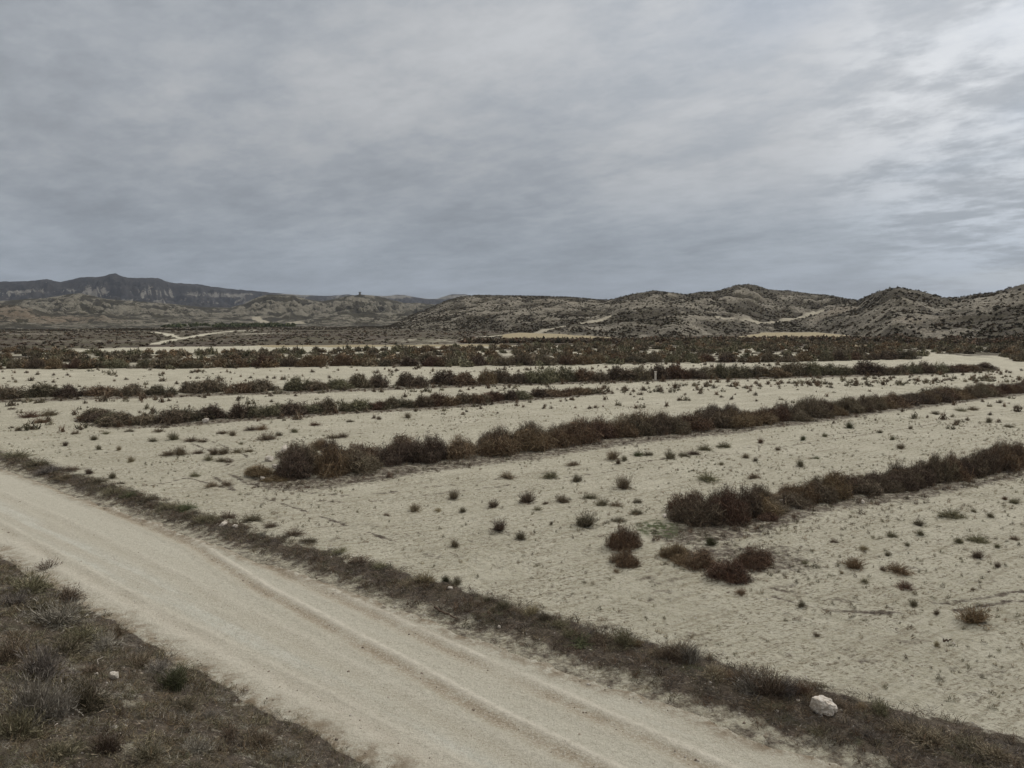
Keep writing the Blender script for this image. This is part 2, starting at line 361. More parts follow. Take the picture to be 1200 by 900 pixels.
# ------------------------------------------------------------------ the one ground sheet out to the horizon (hills cut out as their own objects along shared edges)
def build_terrain():
    fine = np.arange(-41.5, 41.5, .075)
    co = np.concatenate([np.arange(-180, -60, 3.), np.arange(-60, -41.6, .6), fine, np.arange(41.6, 60, .6), np.arange(60, 180, 3.)])
    th = np.radians(co); nt = len(th)
    rad = [2.]
    while rad[-1] < 9000:
        r = rad[-1]
        k = .0075 if r < 9 else .0050 if r < 26 else .0075 if r < 120 else .011 if r < 220 else .0062 if r < 1600 else .009 if r < 5000 else .05
        rad.append(r * (1 + k))
    rad = np.array([.01, .6, 1.2] + rad); nr = len(rad)
    RR, TT = np.meshgrid(rad, th, indexing='ij')
    x = (RR * np.sin(TT)).ravel(); y = (RR * np.cos(TT)).ravel()
    z, wh, tt, gul = terrain(x, y, True)
    cov, sc, tan, gr, trk = masks(x, y)
    i = np.arange(nr - 1)[:, None] * nt; j = np.arange(nt)[None]; j2 = (j + 1) % nt
    Q = np.stack([i + j, i + j2, i + nt + j2, i + nt + j], -1).reshape(-1, 4)
    # clockwise bearings: flip so that normals look up
    Q = Q[:, ::-1]
    fw = wh[Q].max(1)
    V = np.c_[x, y, z]
    r = np.hypot(x, y)
    # plant cover on the slopes
    n1 = fbm(x / 30, y / 30, 4, 70); n2 = fbm(x / 120, y / 120, 4, 71)
    n0 = fbm(x / 9, y / 9, 4, 76)
    veg = np.where(wh == 1, .52 + .55 * n1 + .35 * n0 + .45 * ss(.82, 1.0, tt) + .5 * ss(.60, .48, gul) - .22 * ss(.72, .85, gul) + .12 * ss(.35, 0, tt), 0)
    veg = np.where(wh == 2, .44 + .9 * n1 + .9 * n0 + .5 * ss(.6, .45, gul) + .2 * ss(.3, 0, tt), veg)
    veg = np.where(wh == 3, .58 + .8 * n2 + .9 * n1 + .8 * fbm(x / 11, y / 26, 3, 77) + .8 * ss(.64, .50, gul) - .45 * ss(.7, .85, gul), veg)
    el = z / np.maximum(RR.ravel() * 1, 1)
    zz = z + 8 * fbm(x / 300, y / 300, 3, 78)
    palef = 1.0 * ss(112, 118, zz) * ss(141, 133, zz) * ss(-.25, .10, fbm(x / 130, y / 500, 4, 72)) + .8 * ss(70, 78, zz) * ss(96, 88, zz) * ss(.05, .3, fbm(x / 110, y / 160, 3, 73))
    veg = np.where(wh == 4, .95 + .35 * fbm(x / 90, y / 90, 4, 79) - 1.0 * palef, veg)
    veg = np.where(trk > .3, 0, veg)
    red = np.zeros(len(x)); px = 600 + F * np.tan(np.arctan2(x, y))
    c = at(10, 364)
    red = np.where((wh == 2), .30 * (1 - ss(25, 95, np.hypot(x - c[0], (y - c[1]) * .5))), 0)
    red = np.maximum(red, np.where(wh == 1, .35 * ss(.15, .5, fbm(x / 45, y / 45, 3, 75)), 0))
    for nm, ks, mat, kind in (('ground', (0,), MG, 0), ('hills', (1,), MHN, 1), ('badland_hills', (2, 3), MHM, 2), ('mountain_range', (4,), MHF, 3)):
        q = Q[np.isin(fw, ks)]
        used, inv = np.unique(q, return_inverse=True); q = inv.reshape(-1, 4)
        m = mesh_np(nm, V[used], q, 4); smooth(m); m.materials.append(mat)
        if nm == 'ground':
            for a, b in (('cover', cov), ('scrub', sc), ('tan', tan), ('green', gr)): fattr(m, a, b[used])
        else:
            for a, b in (('veg', np.clip(veg, 0, 1.2)), ('red', red), ('track', trk)): fattr(m, a, b[used])
        link(nm, m, kind='structure')
import time; _t0=time.time(); build_terrain(); open('/tmp/tt','w').write(str(time.time()-_t0))

# ------------------------------------------------------------------ dirt road
def rut_v(u, k):
    if k == 0: return np.interp(u, [-90, -40, -22.7, -17.8, -8.8, 0, 10, 40], [13.2, 12.7, 12.0, 11.15, 10.15, 9.5, 8.8, 8.8])
    if k == 1: return np.interp(u, [-90, -40, -23.3, -18, -8.7, 0, 10, 40], [13.6, 13.4, 12.8, 12.25, 11.45, 10.8, 10.2, 10.2])
    if k == 2: return np.interp(u, [-90, -30, -20, -10, 0, 40], [9.0, 8.8, 8.55, 8.45, 8.4, 8.3])
    if k == 3: return np.interp(u, [-90, -30, -20, -10, 0, 40], [10.9, 10.5, 10.1, 9.5, 9.0, 8.9])
def build_road():
    us = np.concatenate([np.arange(-110, -45, .5), np.arange(-45, -25, .1), np.arange(-25, 8, .05), np.arange(8, 45, .4)])
    vs = np.arange(7.0, 13.15, .045)
    U, W = np.meshgrid(us, vs, indexing='ij'); u = U.ravel(); v = W.ravel()
    e0 = V0 + .36 * fbm(u / 1.6, v * .3, 5, 80, .62); e1 = V1 + .36 * fbm(u / 1.7, v * .3 + 5, 5, 81, .62)
    z = .012 * fbm(u / 1.5, v / .8, 3, 82) + .007 * fbm(u / .15, v / .15, 2, 83)
    band = np.zeros(u.shape); loose = np.zeros(u.shape)
    for k in range(4):
        c = rut_v(u, k) + .07 * fbm(u / 3.2, u * 0 + k, 4, 84); a = (1., .9, .5, .28)[k] * ss(-.55, .35, fbm(u / 2.6, u * 0 + 7 * k, 4, 90) + .22)
        on = a * (1 - ss(-28, -40, u) * 0)
        z = z - .026 * on * np.exp(-((v - c) / .13) ** 2) + .030 * on * np.exp(-((v - c - .28) / .075) ** 2) + .02 * on * np.exp(-((v - c + .32) / .12) ** 2)
        band = np.maximum(band, on * np.exp(-((v - c) / .24) ** 2)); loose = np.maximum(loose, 1. * on * np.exp(-((v - c - .28) / .085) ** 2))
    grey = ss(.25, .55, v - rut_v(u, 2) + .15 * fbm(u / 2, v, 3, 86)) * ss(.15, .6, rut_v(u, 3) - v) + ss(.45, .7, v - rut_v(u, 1)) * ss(.3, .9, e1 - v)
    edge = np.maximum(1 - ss(.0, .75, v - e0 + .3 * fbm(u / .5, v / .5, 3, 87)), 1 - ss(.0, .6, e1 - v))
    loose = np.maximum(loose, .5 * np.exp(-((v - e0 - .75) / .3) ** 2))
    z = z + .01 - .30 * (1 - ss(-.35, .05, v - e0)) - .30 * (1 - ss(-.35, .05, e1 - v))
    x = u * D_[0] + v * N_[0]; y = u * D_[1] + v * N_[1]
    nu, nv = len(us), len(vs)
    i = np.arange(nu - 1)[:, None] * nv; j = np.arange(nv - 1)[None]
    Q = np.stack([i + j, i + nv + j, i + nv + j + 1, i + j + 1], -1).reshape(-1, 4)
    m = mesh_np('dirt_road', np.c_[x, y, z], Q, 4); smooth(m); m.materials.append(MR)
    for a, b in (('across', v), ('rutband', band), ('loose', loose), ('edge', edge), ('grey', np.clip(grey, 0, 1))): fattr(m, a, b)
    link('dirt_road', m, kind='structure')
build_road()

# ------------------------------------------------------------------ plants
PAL = dict(
 tamarisk=[(.092, .068, .047), (.135, .102, .074), (.18, .143, .105), (.064, .047, .034), (.22, .18, .13), (.098, .086, .060)],
 rusty=[(.115, .070, .043), (.16, .105, .068), (.080, .050, .033), (.13, .10, .068), (.21, .155, .105)],
 greygreen=[(.088, .083, .052), (.13, .12, .076), (.18, .162, .11), (.062, .055, .036), (.22, .19, .13)],
 green=[(.060, .070, .034), (.090, .10, .050), (.045, .050, .027), (.13, .125, .075)],
 straw=[(.22, .18, .12), (.30, .25, .17), (.14, .11, .08), (.11, .088, .062)],
 grey=[(.13, .118, .102), (.185, .165, .145), (.095, .083, .070), (.23, .21, .18)])
def tints(n, pal, g):
    P = np.array(PAL[pal]) * 1.0; return P[g.integers(0, len(P), n)] * g.uniform(.6, 1.4, (n, 1))
def blades(base, dirv, ln, wd, g):
    """one thin tapering triangle for every twig or leaf"""
    n = len(base); r = g.normal(size=(n, 3)); s = np.cross(dirv, r); s /= np.linalg.norm(s, axis=1)[:, None] + 1e-9
    a = base - s * wd[:, None] / 2; b = base + s * wd[:, None] / 2; c = base + dirv * ln[:, None]
    return np.stack([a, b, c], 1).reshape(-1, 3)
def plant_mesh(name, V, C, mat=None):
    m = mesh_np(name, V, np.arange(len(V)).reshape(-1, 3), 3); cattr(m, 'tint', np.repeat(C, 3, 0)); m.materials.append(mat or MP); return m
def unit(v): return v / (np.linalg.norm(v, axis=1)[:, None] + 1e-9)
def bush_arrays(seed, n, pal, wd=.02, ln=(.10, .28), lobes=12, up=.32, fl=1., jit=.5):
    """dense dome of fine twigs, about 1 m half width and 1 m high"""
    g = np.random.default_rng(seed)
    aa = g.uniform(0, 6.283, lobes); ra = np.sqrt(g.uniform(0, 1, lobes)) * .74; c = np.c_[np.cos(aa) * ra, np.sin(aa) * ra * .8, np.zeros(lobes)]; rr = g.uniform(.28, .50, lobes); hh = (1.02 - .38 * ra) * g.uniform(.50, 1.08, lobes) * fl
    c[0, :2] = 0; hh[0] = fl * .9; rr[0] = .5
    k = g.choice(lobes, n, p=rr ** 2 / (rr ** 2).sum())
    th = g.uniform(0, 2 * np.pi, n); cz = g.uniform(0.02, 1, n); sr = np.sqrt(1 - cz ** 2); q = g.uniform(0, 1, n) ** .38
    lump = 1 + .16 * np.sin(th * 3 + k) * np.cos(cz * 7 + k * 2)
    d = np.c_[np.cos(th) * sr, np.sin(th) * sr, cz]
    p = c[k] + d * (q * lump)[:, None] * np.c_[rr[k], rr[k] * .95, hh[k] * .90]
    dirv = unit(d * np.array([.8, .8, .35]) + np.array([0, 0, up]) + g.normal(0, jit, (n, 3)))
    L = g.uniform(*ln, n) * np.where(g.random(n) < .12, g.uniform(1.3, 2.7, n), 1); p = p - dirv * L[:, None] * .55; p[:, 2] = np.maximum(p[:, 2], .005)
    c3 = tints(n, pal, g); lg = L > ln[1]; c3[lg] = c3[lg] * 1.35 + [.03, .022, .014]
    return blades(p, dirv, L, wd * g.uniform(.6, 1.5, n) * np.where(lg, .7, 1), g), c3
def skirt(n, pal, g, rad=.62, wd=.02):
    a = g.uniform(0, 6.283, n); r = rad * g.uniform(.1, 1, n) ** .7 * (1 + .25 * np.sin(a * 3 + g.uniform(0, 6)))
    b = np.c_[np.cos(a) * r, np.sin(a) * r, g.uniform(.0, .035, n)]; t = g.uniform(0, 6.283, n)
    d = unit(np.c_[np.cos(t), np.sin(t), g.uniform(-.05, .25, n)]); return blades(b, d, g.uniform(.06, .26, n), wd * g.uniform(.6, 1.5, n), g), tints(n, pal, g)
def stems_mesh(name, seed, n, h=.8, sp=.55, w=.022, mat=None):
    g = np.random.default_rng(seed); V = []
    Fq = []
    for i in range(n):
        a = g.uniform(0, 2 * np.pi); rr = g.uniform(0, sp); b = np.array([np.cos(a) * rr * .35, np.sin(a) * rr * .35, -.04]); t = np.array([np.cos(a) * rr, np.sin(a) * rr, h * g.uniform(.6, 1)]); mid = (b + t) / 2 + g.normal(0, .04, 3)
        ring = []
        for q, ww in ((b, w), (mid, w * .7), (t, w * .2)):
            o = len(V); V += [q + ww * np.array([math.cos(z), math.sin(z), 0]) for z in (0, 2.1, 4.2)]; ring.append(o)
        for o, o2 in zip(ring[:-1], ring[1:]):
            for k in range(3): Fq.append((o + k, o + (k + 1) % 3, o2 + (k + 1) % 3, o2 + k))
    m = mesh_np(name, np.array(V), np.array(Fq), 4); m.materials.append(mat or MStem); return m
def shrub_arrays(seed, n, pal, wd=.012, flat=0., spread=.8, droop=0.):
    """small open shrub: stems fan from the root and carry short side twigs; radius about .5, height about .8"""
    g = np.random.default_rng(seed); ns = n // 9
    a = g.uniform(0, 2 * np.pi, ns); e = g.uniform(0, 1, ns) ** .8 * spread
    d = unit(np.c_[np.cos(a) * e, np.sin(a) * e, (1 - flat) * np.sqrt(np.clip(1 - e ** 2 * .8, .05, 1)) + .05]); L = g.uniform(.45, .85, ns) * (1 - .35 * flat)
    b = np.c_[np.cos(a) * .06, np.sin(a) * .06, np.zeros(ns)] * g.uniform(.3, 2.2, (ns, 1))
    V = [blades(b, unit(d + g.normal(0, .06, (ns, 3))), L, wd * 1.3 * np.ones(ns), g)]; C = [tints(ns, pal, g)]
    k = g.integers(0, ns, n - ns); f = g.uniform(.15, 1, n - ns); p = b[k] + d[k] * (L[k] * f)[:, None]
    dd = unit(d[k] + g.normal(0, .55, (n - ns, 3)) + np.array([0, 0, .25 - droop])); p[:, 2] = np.maximum(p[:, 2], .004)
    V.append(blades(p, dd, g.uniform(.05, .20, n - ns), wd * g.uniform(.6, 1.4, n - ns), g)); C.append(tints(n - ns, pal, g))
    return np.concatenate(V), np.concatenate(C)
def tuft_arrays(seed, n, pal, wd=.010, lean=.7):
    """grass tuft, radius about .5, height about .6"""
    g = np.random.default_rng(seed); a = g.uniform(0, 2 * np.pi, n); e = g.uniform(0, lean, n)
    b = np.c_[g.normal(0, .16, n), g.normal(0, .16, n), np.zeros(n)]
    d = unit(np.c_[np.cos(a) * e, np.sin(a) * e, np.ones(n) * .8]); L = g.uniform(.25, .75, n)
    V1 = blades(b, d, L * .6, wd * np.ones(n), g); e2 = unit(d + np.c_[np.cos(a), np.sin(a), -np.ones(n) * .5] * .5)
    V2 = blades(b + d * (L * .42)[:, None], e2, L * .5, wd * .75 * np.ones(n), g); C = tints(n, pal, g)
    return np.concatenate([V1, V2]), np.concatenate([C, C])
BM = {}
for pal in ('tamarisk', 'rusty', 'greygreen'):
    for k in range(4): BM[pal, k] = plant_mesh('bush_foliage', *bush_arrays(100 + k + 10 * len(pal), 8000, pal, .014, (.10, .34), 13, .36, 1., .62))
for k in range(3): BM['sparse', k] = plant_mesh('bush_foliage', *bush_arrays(150 + k, 5200, 'rusty', .016, (.12, .34), 16, .25, .9, .9))
BF = {}
for pal in ('tamarisk', 'rusty', 'greygreen'):
    for k in range(3): BF[pal, k] = plant_mesh('far_bush_foliage', *bush_arrays(200 + k + 10 * len(pal), 3600, pal, .030, (.12, .34), 13, .34, 1., .6))
BS = [stems_mesh('bush_stems', 300 + k, 26) for k in range(3)]
SM = {}
for pal in ('tamarisk', 'rusty', 'greygreen', 'straw', 'grey', 'green'):
    for k in range(3):
        K = skirt(170, pal, np.random.default_rng(k + 9), .60, .022)
        A = bush_arrays(400 + k + len(pal) * 10, 620, pal, .030, (.16, .46), 7, .5, 1., .6); B = shrub_arrays(450 + k + len(pal) * 10, 1500, pal, .014, .1, 1.0)
        SM[pal, k, 0] = plant_mesh('shrub_foliage', np.r_[A[0] * np.array([.50, .40, .56]) + [.06, 0, 0], B[0] * np.array([.95, .8, .85]), K[0]], np.r_[A[1], B[1], K[1]] * 1.28)
        A = bush_arrays(500 + k + len(pal) * 10, 520, pal, .032, (.14, .45), 11, .30, .62, .8); B = shrub_arrays(550 + k + len(pal) * 10, 1300, pal, .014, .35, 1.2)
        SM[pal, k, 1] = plant_mesh('low_shrub_foliage', np.r_[A[0] * np.array([.54, .42, .50]), B[0] * np.array([.95, .8, .8]), K[0]], np.r_[A[1], B[1], K[1]] * 1.28)
        SM[pal, k, 2] = plant_mesh('grass_blades', *tuft_arrays(600 + k + len(pal) * 10, 420, pal, .014))
SS_ = [stems_mesh('shrub_stems', 700 + k, 9, .5, .35, .012) for k in range(3)]

ADJ = dict(tamarisk='brown', rusty='rust-brown', greygreen='grey-green', straw='straw-coloured', grey='ashy grey', green='dull green')
ORD = 'first second third fourth fifth sixth seventh eighth ninth tenth eleventh twelfth thirteenth fourteenth fifteenth sixteenth seventeenth eighteenth nineteenth'.split()
TENS = ['', '', 'twenty', 'thirty', 'forty', 'fifty', 'sixty', 'seventy', 'eighty', 'ninety']
TENTH = ['', '', 'twentieth', 'thirtieth', 'fortieth', 'fiftieth', 'sixtieth', 'seventieth', 'eightieth', 'ninetieth']
def ordn(n):
    if n > 99: return 'hundred-and-' + ordn(n - 100) if n > 100 else 'hundredth'
    if n < 20: return ORD[n - 1]
    if n % 10 == 0: return TENTH[n // 10]
    return TENS[n // 10] + '-' + ORD[n % 10 - 1]
def thing(name, label, cat, loc, group=None, rz=0., sc=(1, 1, 1)):
    o = bpy.data.objects.new(name, None); COL.objects.link(o); o.empty_display_size = .2; o.location = loc; o.rotation_euler.z = rz; o.scale = sc
    o['label'] = label; o['category'] = cat
    if group: o['group'] = group
    return o
def put_bush(x, y, w, h, pal, label, group, far=False, rz=None, sparse=False):
    z = tz(x, y) - .03; rz = rng.uniform(0, 6.28) if rz is None else rz; sc = (w / 2, w / 2 * rng.uniform(.75, 1.15), h)
    if far:
        o = link('scrub_bush', BF[pal, int(rng.integers(3))], loc=(x, y, z)); o.rotation_euler.z = rz; o.scale = sc
        o['label'] = label; o['category'] = 'bush'; o['group'] = group; return o
    o = thing('scrub_bush', label, 'bush', (x, y, z), group, rz, sc)
    link('foliage', BM['sparse', int(rng.integers(3))] if sparse else BM[pal, int(rng.integers(4))], o); link('stem', BS[int(rng.integers(3))], o); return o

# scrub rows A to D
ROWNAME = {'A': 'short nearest row at right', 'B': 'long middle scrub row', 'C': 'left row behind the middle one', 'D': 'full-width row before the belt'}
def row(key, step, w, hpts, pals, far, depth, jit):
    P = ROW[key]; seg = np.hypot(*np.diff(P, axis=0).T); cs = np.r_[0, np.cumsum(seg)]; out = []
    s = w[0] * .45
    while s < cs[-1]:
        x = np.interp(s, cs, P[:, 0]); y = np.interp(s, cs, P[:, 1]); px = 600 + F * x / y
        h = .92 * np.interp(px, *zip(*hpts)) * rng.uniform(.66, 1.14); ww = rng.uniform(*w)
        dirv = np.array([-y, x]) * 0 + np.array([x, y]) / math.hypot(x, y)
        q = np.array([x, y]) + dirv * (ww * .42 + rng.uniform(0, jit))
        if h > .3: out.append((q, ww, h))
        if depth > 1 and rng.random() < .75:
            q2 = q + dirv * ww * .62 + rng.uniform(-.4, .4, 2); out.append((q2, ww * .9, h * rng.uniform(.85, 1.12)))
        s += step * ww * rng.uniform(.75, 1.3)
    out = [o for o in out if abs(o[0][0] / o[0][1]) < .74]
    out.sort(key=lambda o: o[0][0] / o[0][1])
    for n, (q, ww, h) in enumerate(out):
        pal = pals[int(rng.integers(len(pals)))]
        sp_ = (not far) and rng.random() < .36
        if sp_: pal = 'rusty'
        put_bush(q[0], q[1], ww, h, pal, sparse=sp_, label=f"{'loose ' if sp_ else ''}{ADJ[pal]} bush, {ordn(n + 1)} from the left in the {ROWNAME[key]}", group='bushes of the ' + ROWNAME[key], far=far)
row('A', .50, (1.4, 2.4), [(780, 1.5), (860, 1.6), (898, 1.5), (908, .55), (918, .6), (930, 1.2), (960, 1.2), (1000, 1.1), (1050, 1.2), (1110, 1.55), (1200, 1.5)], ('tamarisk', 'tamarisk', 'rusty', 'tamarisk'), False, 2, .5)
row('B', .56, (2.2, 3.8), [(300, 1.2), (335, 1.6), (352, 1.9), (420, 1.85), (600, 1.95), (720, 1.75), (860, 1.8), (1000, 1.65), (1200, 1.7)], ('tamarisk', 'tamarisk', 'tamarisk', 'rusty', 'tamarisk'), False, 2, 1.1)
row('C', .48, (2.0, 3.6), [(100, .9), (150, 1.5), (300, 1.35), (480, 1.45), (690, 1.0)], ('tamarisk', 'greygreen', 'tamarisk', 'rusty'), True, 1, .5)
row('D', .56, (3.2, 5.2), [(0, 2.0), (120, 1.8), (135, .9), (160, 1.8), (600, 2.3), (900, 2.7), (1050, 2.2), (1160, 1.4)], ('tamarisk', 'greygreen', 'tamarisk', 'rusty', 'tamarisk'), True, 1, 1.6)
# row E: thick belt many bushes deep
def belt():
    P = FRONT_E; seg = np.hypot(*np.diff(P, axis=0).T); cs = np.r_[0, np.cumsum(seg)]; n = 0
    s = 0
    while s < cs[-1]:
        x = np.interp(s, cs, P[:, 0]); y = np.interp(s, cs, P[:, 1]); ww = rng.uniform(3.2, 5.0)
        if abs(x / y) < .72:
            pal = ('tamarisk', 'greygreen', 'tamarisk', 'rusty')[int(rng.integers(4))]
            put_bush(x, y + 1 + rng.uniform(0, 3), ww, rng.uniform(1.5, 2.4), pal, 'dark bush along the front of the thick scrub belt before the hills', 'front bushes of the thick scrub belt', True)
        s += ww * .85
belt()

# ------------------------------------------------------------------ rocks
def rock_mesh(seed, rough=.28, sub=4):
    import bmesh
    bm = bmesh.new(); bmesh.ops.create_icosphere(bm, subdivisions=sub, radius=1)
    g = np.random.default_rng(seed); V = np.array([v.co[:] for v in bm.verts])
    for _ in range(16):     # broken facets
        n = unit(g.normal(size=(1, 3)))[0]; d = g.uniform(.48, .82); k = V @ n; V = V - np.maximum(k - d, 0)[:, None] * n * .92
    V *= (1 + rough * 1.3 * fbm(V[:, 0] * 1.5 + seed, V[:, 1] * 1.5 + V[:, 2] * 1.3, 5, seed, .65))[:, None]
    for v, c in zip(bm.verts, V): v.co = c
    m = bpy.data.meshes.new('rock'); bm.to_mesh(m); bm.free(); m.materials.append(MRock); return m
RK = [rock_mesh(k) for k in (1, 2, 3, 4, 5)]
def rock(px, py, wpx, label, k=0, hr=.75, name='rock', dr=.85, dz=0., cat='rock', group=None):
    p = at(px, py); w = wpx / F * p[1] / 2
    w *= 1.3; o = link(name, RK[k], loc=(p[0], p[1] + w * dr * .5, p[2] + w * hr * .40 + dz)); o.scale = (w, w * dr, w * hr); o.rotation_euler.z = .7 * k
    o['label'] = label; o['category'] = cat
    if group: o['group'] = group
rock(965, 837, 29, 'big white boulder in the dark verge at the lower right of the road', 0, .85, 'boulder', cat='boulder')
rock(262, 616, 11, 'pale flat stone on the far verge, left one of two', 1, .5)
rock(275, 618, 8, 'smaller pale stone on the far verge, right one of two', 2, .5)
rock(133, 796, 10, 'egg-shaped whitish stone on the near bank at lower left', 3, 1.2)
rock(112, 792, 6, 'small pale stone left of the egg-shaped one on the near bank', 4, .6)
rock(133, 854, 7, 'little pale stone lowest on the near bank', 2, .6)
rock(15, 822, 10, 'pale stone at the left edge of the near bank', 1, .6)
rock(333, 531, 11, 'white block in the rubble at the left end of the middle scrub row', 1, 1.0)
rock(342, 529, 12, 'flat pale slab right of the white block in the rubble', 4, .5)
rock(315, 540, 12, 'whitish slab lying lowest in the rubble heap by the middle row', 2, .6)
rock(302, 552, 8, 'small stone at the left foot of the rubble heap', 3, .7)
rock(307, 562, 6, 'small stone at the front foot of the rubble heap', 0, .7)
rock(322, 549, 9, 'grey-white stone in the middle of the rubble heap', 0, .7)
rock(528, 691, 6, 'small white stone on the verge in front of a green tuft', 3, .8)
rock(585, 736, 5, 'tiny white stone by the lower edge of the verge', 2, .8)
rock(911, 835, 6, 'white chip of stone in the verge just left of the boulder', 4, .4)
rock(936, 822, 5, 'small white chip close beside the left of the boulder', 3, .5)
rock(1012, 590, 5, 'little white stone at the foot of the right-hand scrub row', 1, .9)
rock(916, 590, 9, 'pale stone in the gap of the right-hand scrub row', 2, .7)
rock(130, 493, 8, 'pale stone at the left end of the left scrub row', 2, .9)
rock(240, 495, 9, 'pale stone under bushes of the left scrub row', 4, .6)
rock(780, 606, 8, 'chalky stone in the weeds left of the right-hand row', 1, .4)
# stick and branch
def stick(px, py, px2, py2, rad, label, name='branch', mat=None):
    a = at(px, py); b = at(px2, py2); n = 9; V = []; Fq = []; g = np.random.default_rng(int(px))
    w = np.cumsum(g.normal(0, .02, (n, 3)), 0); w -= np.linspace(0, 1, n)[:, None] * w[-1]
    for i in range(n):
        t = i / (n - 1); q = a + (b - a) * t; q = np.array([q[0], q[1], tz(q[0], q[1]) + rad * .8 + .03]) + w[i] - a
        rr = rad * (1 - .6 * t)
        V += [q + rr * np.array([math.cos(k) * .6, math.cos(k) * .5, math.sin(k)]) for k in np.arange(6) * math.pi / 3]
    for i in range(n - 1):
        for k in range(6): Fq.append((i * 6 + k, i * 6 + (k + 1) % 6, i * 6 + 6 + (k + 1) % 6, i * 6 + 6 + k))
    m = mesh_np(name, np.array(V), np.array(Fq), 4); smooth(m); m.materials.append(mat or MWood); link(name, m, loc=a, label=label, category='branch')
stick(508, 714, 536, 728, .035, 'thin dark branch lying along the lower edge of the far verge', mat=MStem)
stick(113, 782, 124, 768, .014, 'bleached stick leaning above the egg-shaped stone on the near bank')
stick(1106, 753, 1115, 752, .04, 'short dark piece of wood on the pale field at right', 'driftwood', mat=MStem)
# white marker post in row D
def marker():
    p = at(768, 446); o = thing('marker_post', 'small white marker post in front of the fourth scrub row', 'post', (p[0], p[1], p[2]))
    import bmesh
    for nm, zz, h, w, mt in (('post', .5, 1.0, .24, MRock), ('cap', 1.05, .12, .3, MRock)):
        bm = bmesh.new(); bmesh.ops.create_cube(bm, size=1); bmesh.ops.bevel(bm, geom=bm.edges[:], offset=.08, segments=2, affect='EDGES')
        for v in bm.verts: v.co.x *= w; v.co.y *= w; v.co.z *= h
        m = bpy.data.meshes.new(nm); bm.to_mesh(m); bm.free(); m.materials.append(mt); link(nm, m, o, (0, 0, zz))
marker()
# rock pinnacle on the middle hills
def pinnacle():
    th = math.atan((423 - 600) / F); r = 1500; x, y = r * math.sin(th), r * math.cos(th)
    best = max(((tz(r2 * math.sin(th), r2 * math.cos(th)) - 7.5) / r2, r2) for r2 in range(1350, 1600, 10))[1]
    x, y = best * math.sin(th), best * math.cos(th); z = tz(x, y)
    g = np.random.default_rng(5); n = 14; V = []; Fq = []
    for zz, rr in ((-2, 4.6), (1.5, 3.6), (4, 2.6), (5.5, 2.5), (6, 4.0), (7.6, 4.4), (8.8, 3.6), (9.3, 1.5)):
        for k in range(n):
            a = k * 2 * math.pi / n; q = rr * (1 + .18 * math.sin(a * 3 + zz) + g.uniform(-.08, .08)); V.append((q * math.cos(a) * .6, q * math.sin(a) * .55, zz * .55))
    for i in range(7):
        for k in range(n): Fq.append((i * n + k, i * n + (k + 1) % n, i * n + n + (k + 1) % n, i * n + n + k))
    m = mesh_np('rock_pinnacle', np.array(V), np.array(Fq), 4); m.materials.append(MHM); link('rock_pinnacle', m, loc=(x, y, z), label='mushroom-shaped rock pinnacle on the middle-distance hilltop left of centre', category='rock pinnacle')
pinnacle()

# ------------------------------------------------------------------ field shrubs one by one (photo x, foot y, width px, palette, form)
LM = {'the white boulder': (965, 835), 'the verge stone pair': (268, 616), 'the rubble heap': (318, 556), 'the twin brown bushes': (735, 660),
      'the reddish shrub': (1146, 732), 'the lone round shrub': (731, 573), 'the egg-shaped stone': (133, 796), 'the dark branch': (520, 720), 'the driftwood': (1110, 753),
      'the row gap': (916, 590), 'the row-foot stone': (1012, 590), 'the left bush patch': (42, 494)}
LMW = {k: at(*v)[:2] for k, v in LM.items()}
used = set()
def where(x, y):
    k = min(LMW, key=lambda q: math.hypot(LMW[q][0] - x, LMW[q][1] - y)); dx, dy = x - LMW[k][0], y - LMW[k][1]
    s = ('right of' if dx > 0 else 'left of') if abs(dx) > abs(dy) * .8 else ('beyond' if dy > 0 else 'before')
    return f"{round(math.hypot(dx, dy), 1)} m {s} {k}"
def shrub(px, py, wpx, pal, form, label=None, hs=1., wh='soil', group='separate shrubs dotted over the field'):
    p = at(px, py); w = wpx / F * p[1] * 1.05; k = int(rng.integers(3))
    p = p + np.array([0, w * .25, 0])
    nm, cat = (('dry_shrub', 'shrub'), ('low_shrub', 'shrub'), ('grass_tuft', 'grass tuft'))[form]
    sz = 'large' if w > 1.1 else 'knee-high' if w > .6 else 'small'
    on = {'soil': 'on soil', 'verge': 'on verge', 'bank': 'on bank'}[wh]
    lb = label or f"{sz} {ADJ[pal].replace('straw-coloured', 'pale').replace('dull ', '')} {('shrub', 'flat shrub', 'grass tuft')[form]} {on}, {where(p[0], p[1])}"
    if lb in used: lb = lb.replace(sz, sz + ' bristly')
    used.add(lb)
    h = w * (.82, .60, .80)[form] * hs * rng.uniform(.85, 1.1)
    o = thing(nm, lb, cat, (p[0], p[1], tz(p[0], p[1]) - .01), group, rng.uniform(0, 6.28), (w * rng.uniform(.85, 1.15), w * rng.uniform(.75, 1.05), h / .8))
    o.rotation_euler.x, o.rotation_euler.y = rng.normal(0, .07, 2)
    link('foliage' if form < 2 else 'blades', SM[pal, k, form], o)
    if form == 0 and w > .3: link('stem', SS_[k], o)
T, RU, GG, ST, GY, GN = 'tamarisk', 'rusty', 'greygreen', 'straw', 'grey', 'green'
shrub(731.6, 574, 26, T, 0, 'lone round dark shrub standing in mid-field before the long scrub row')
shrub(1146, 733, 38, RU, 0, 'reddish spiky shrub alone on the pale field at the right edge')
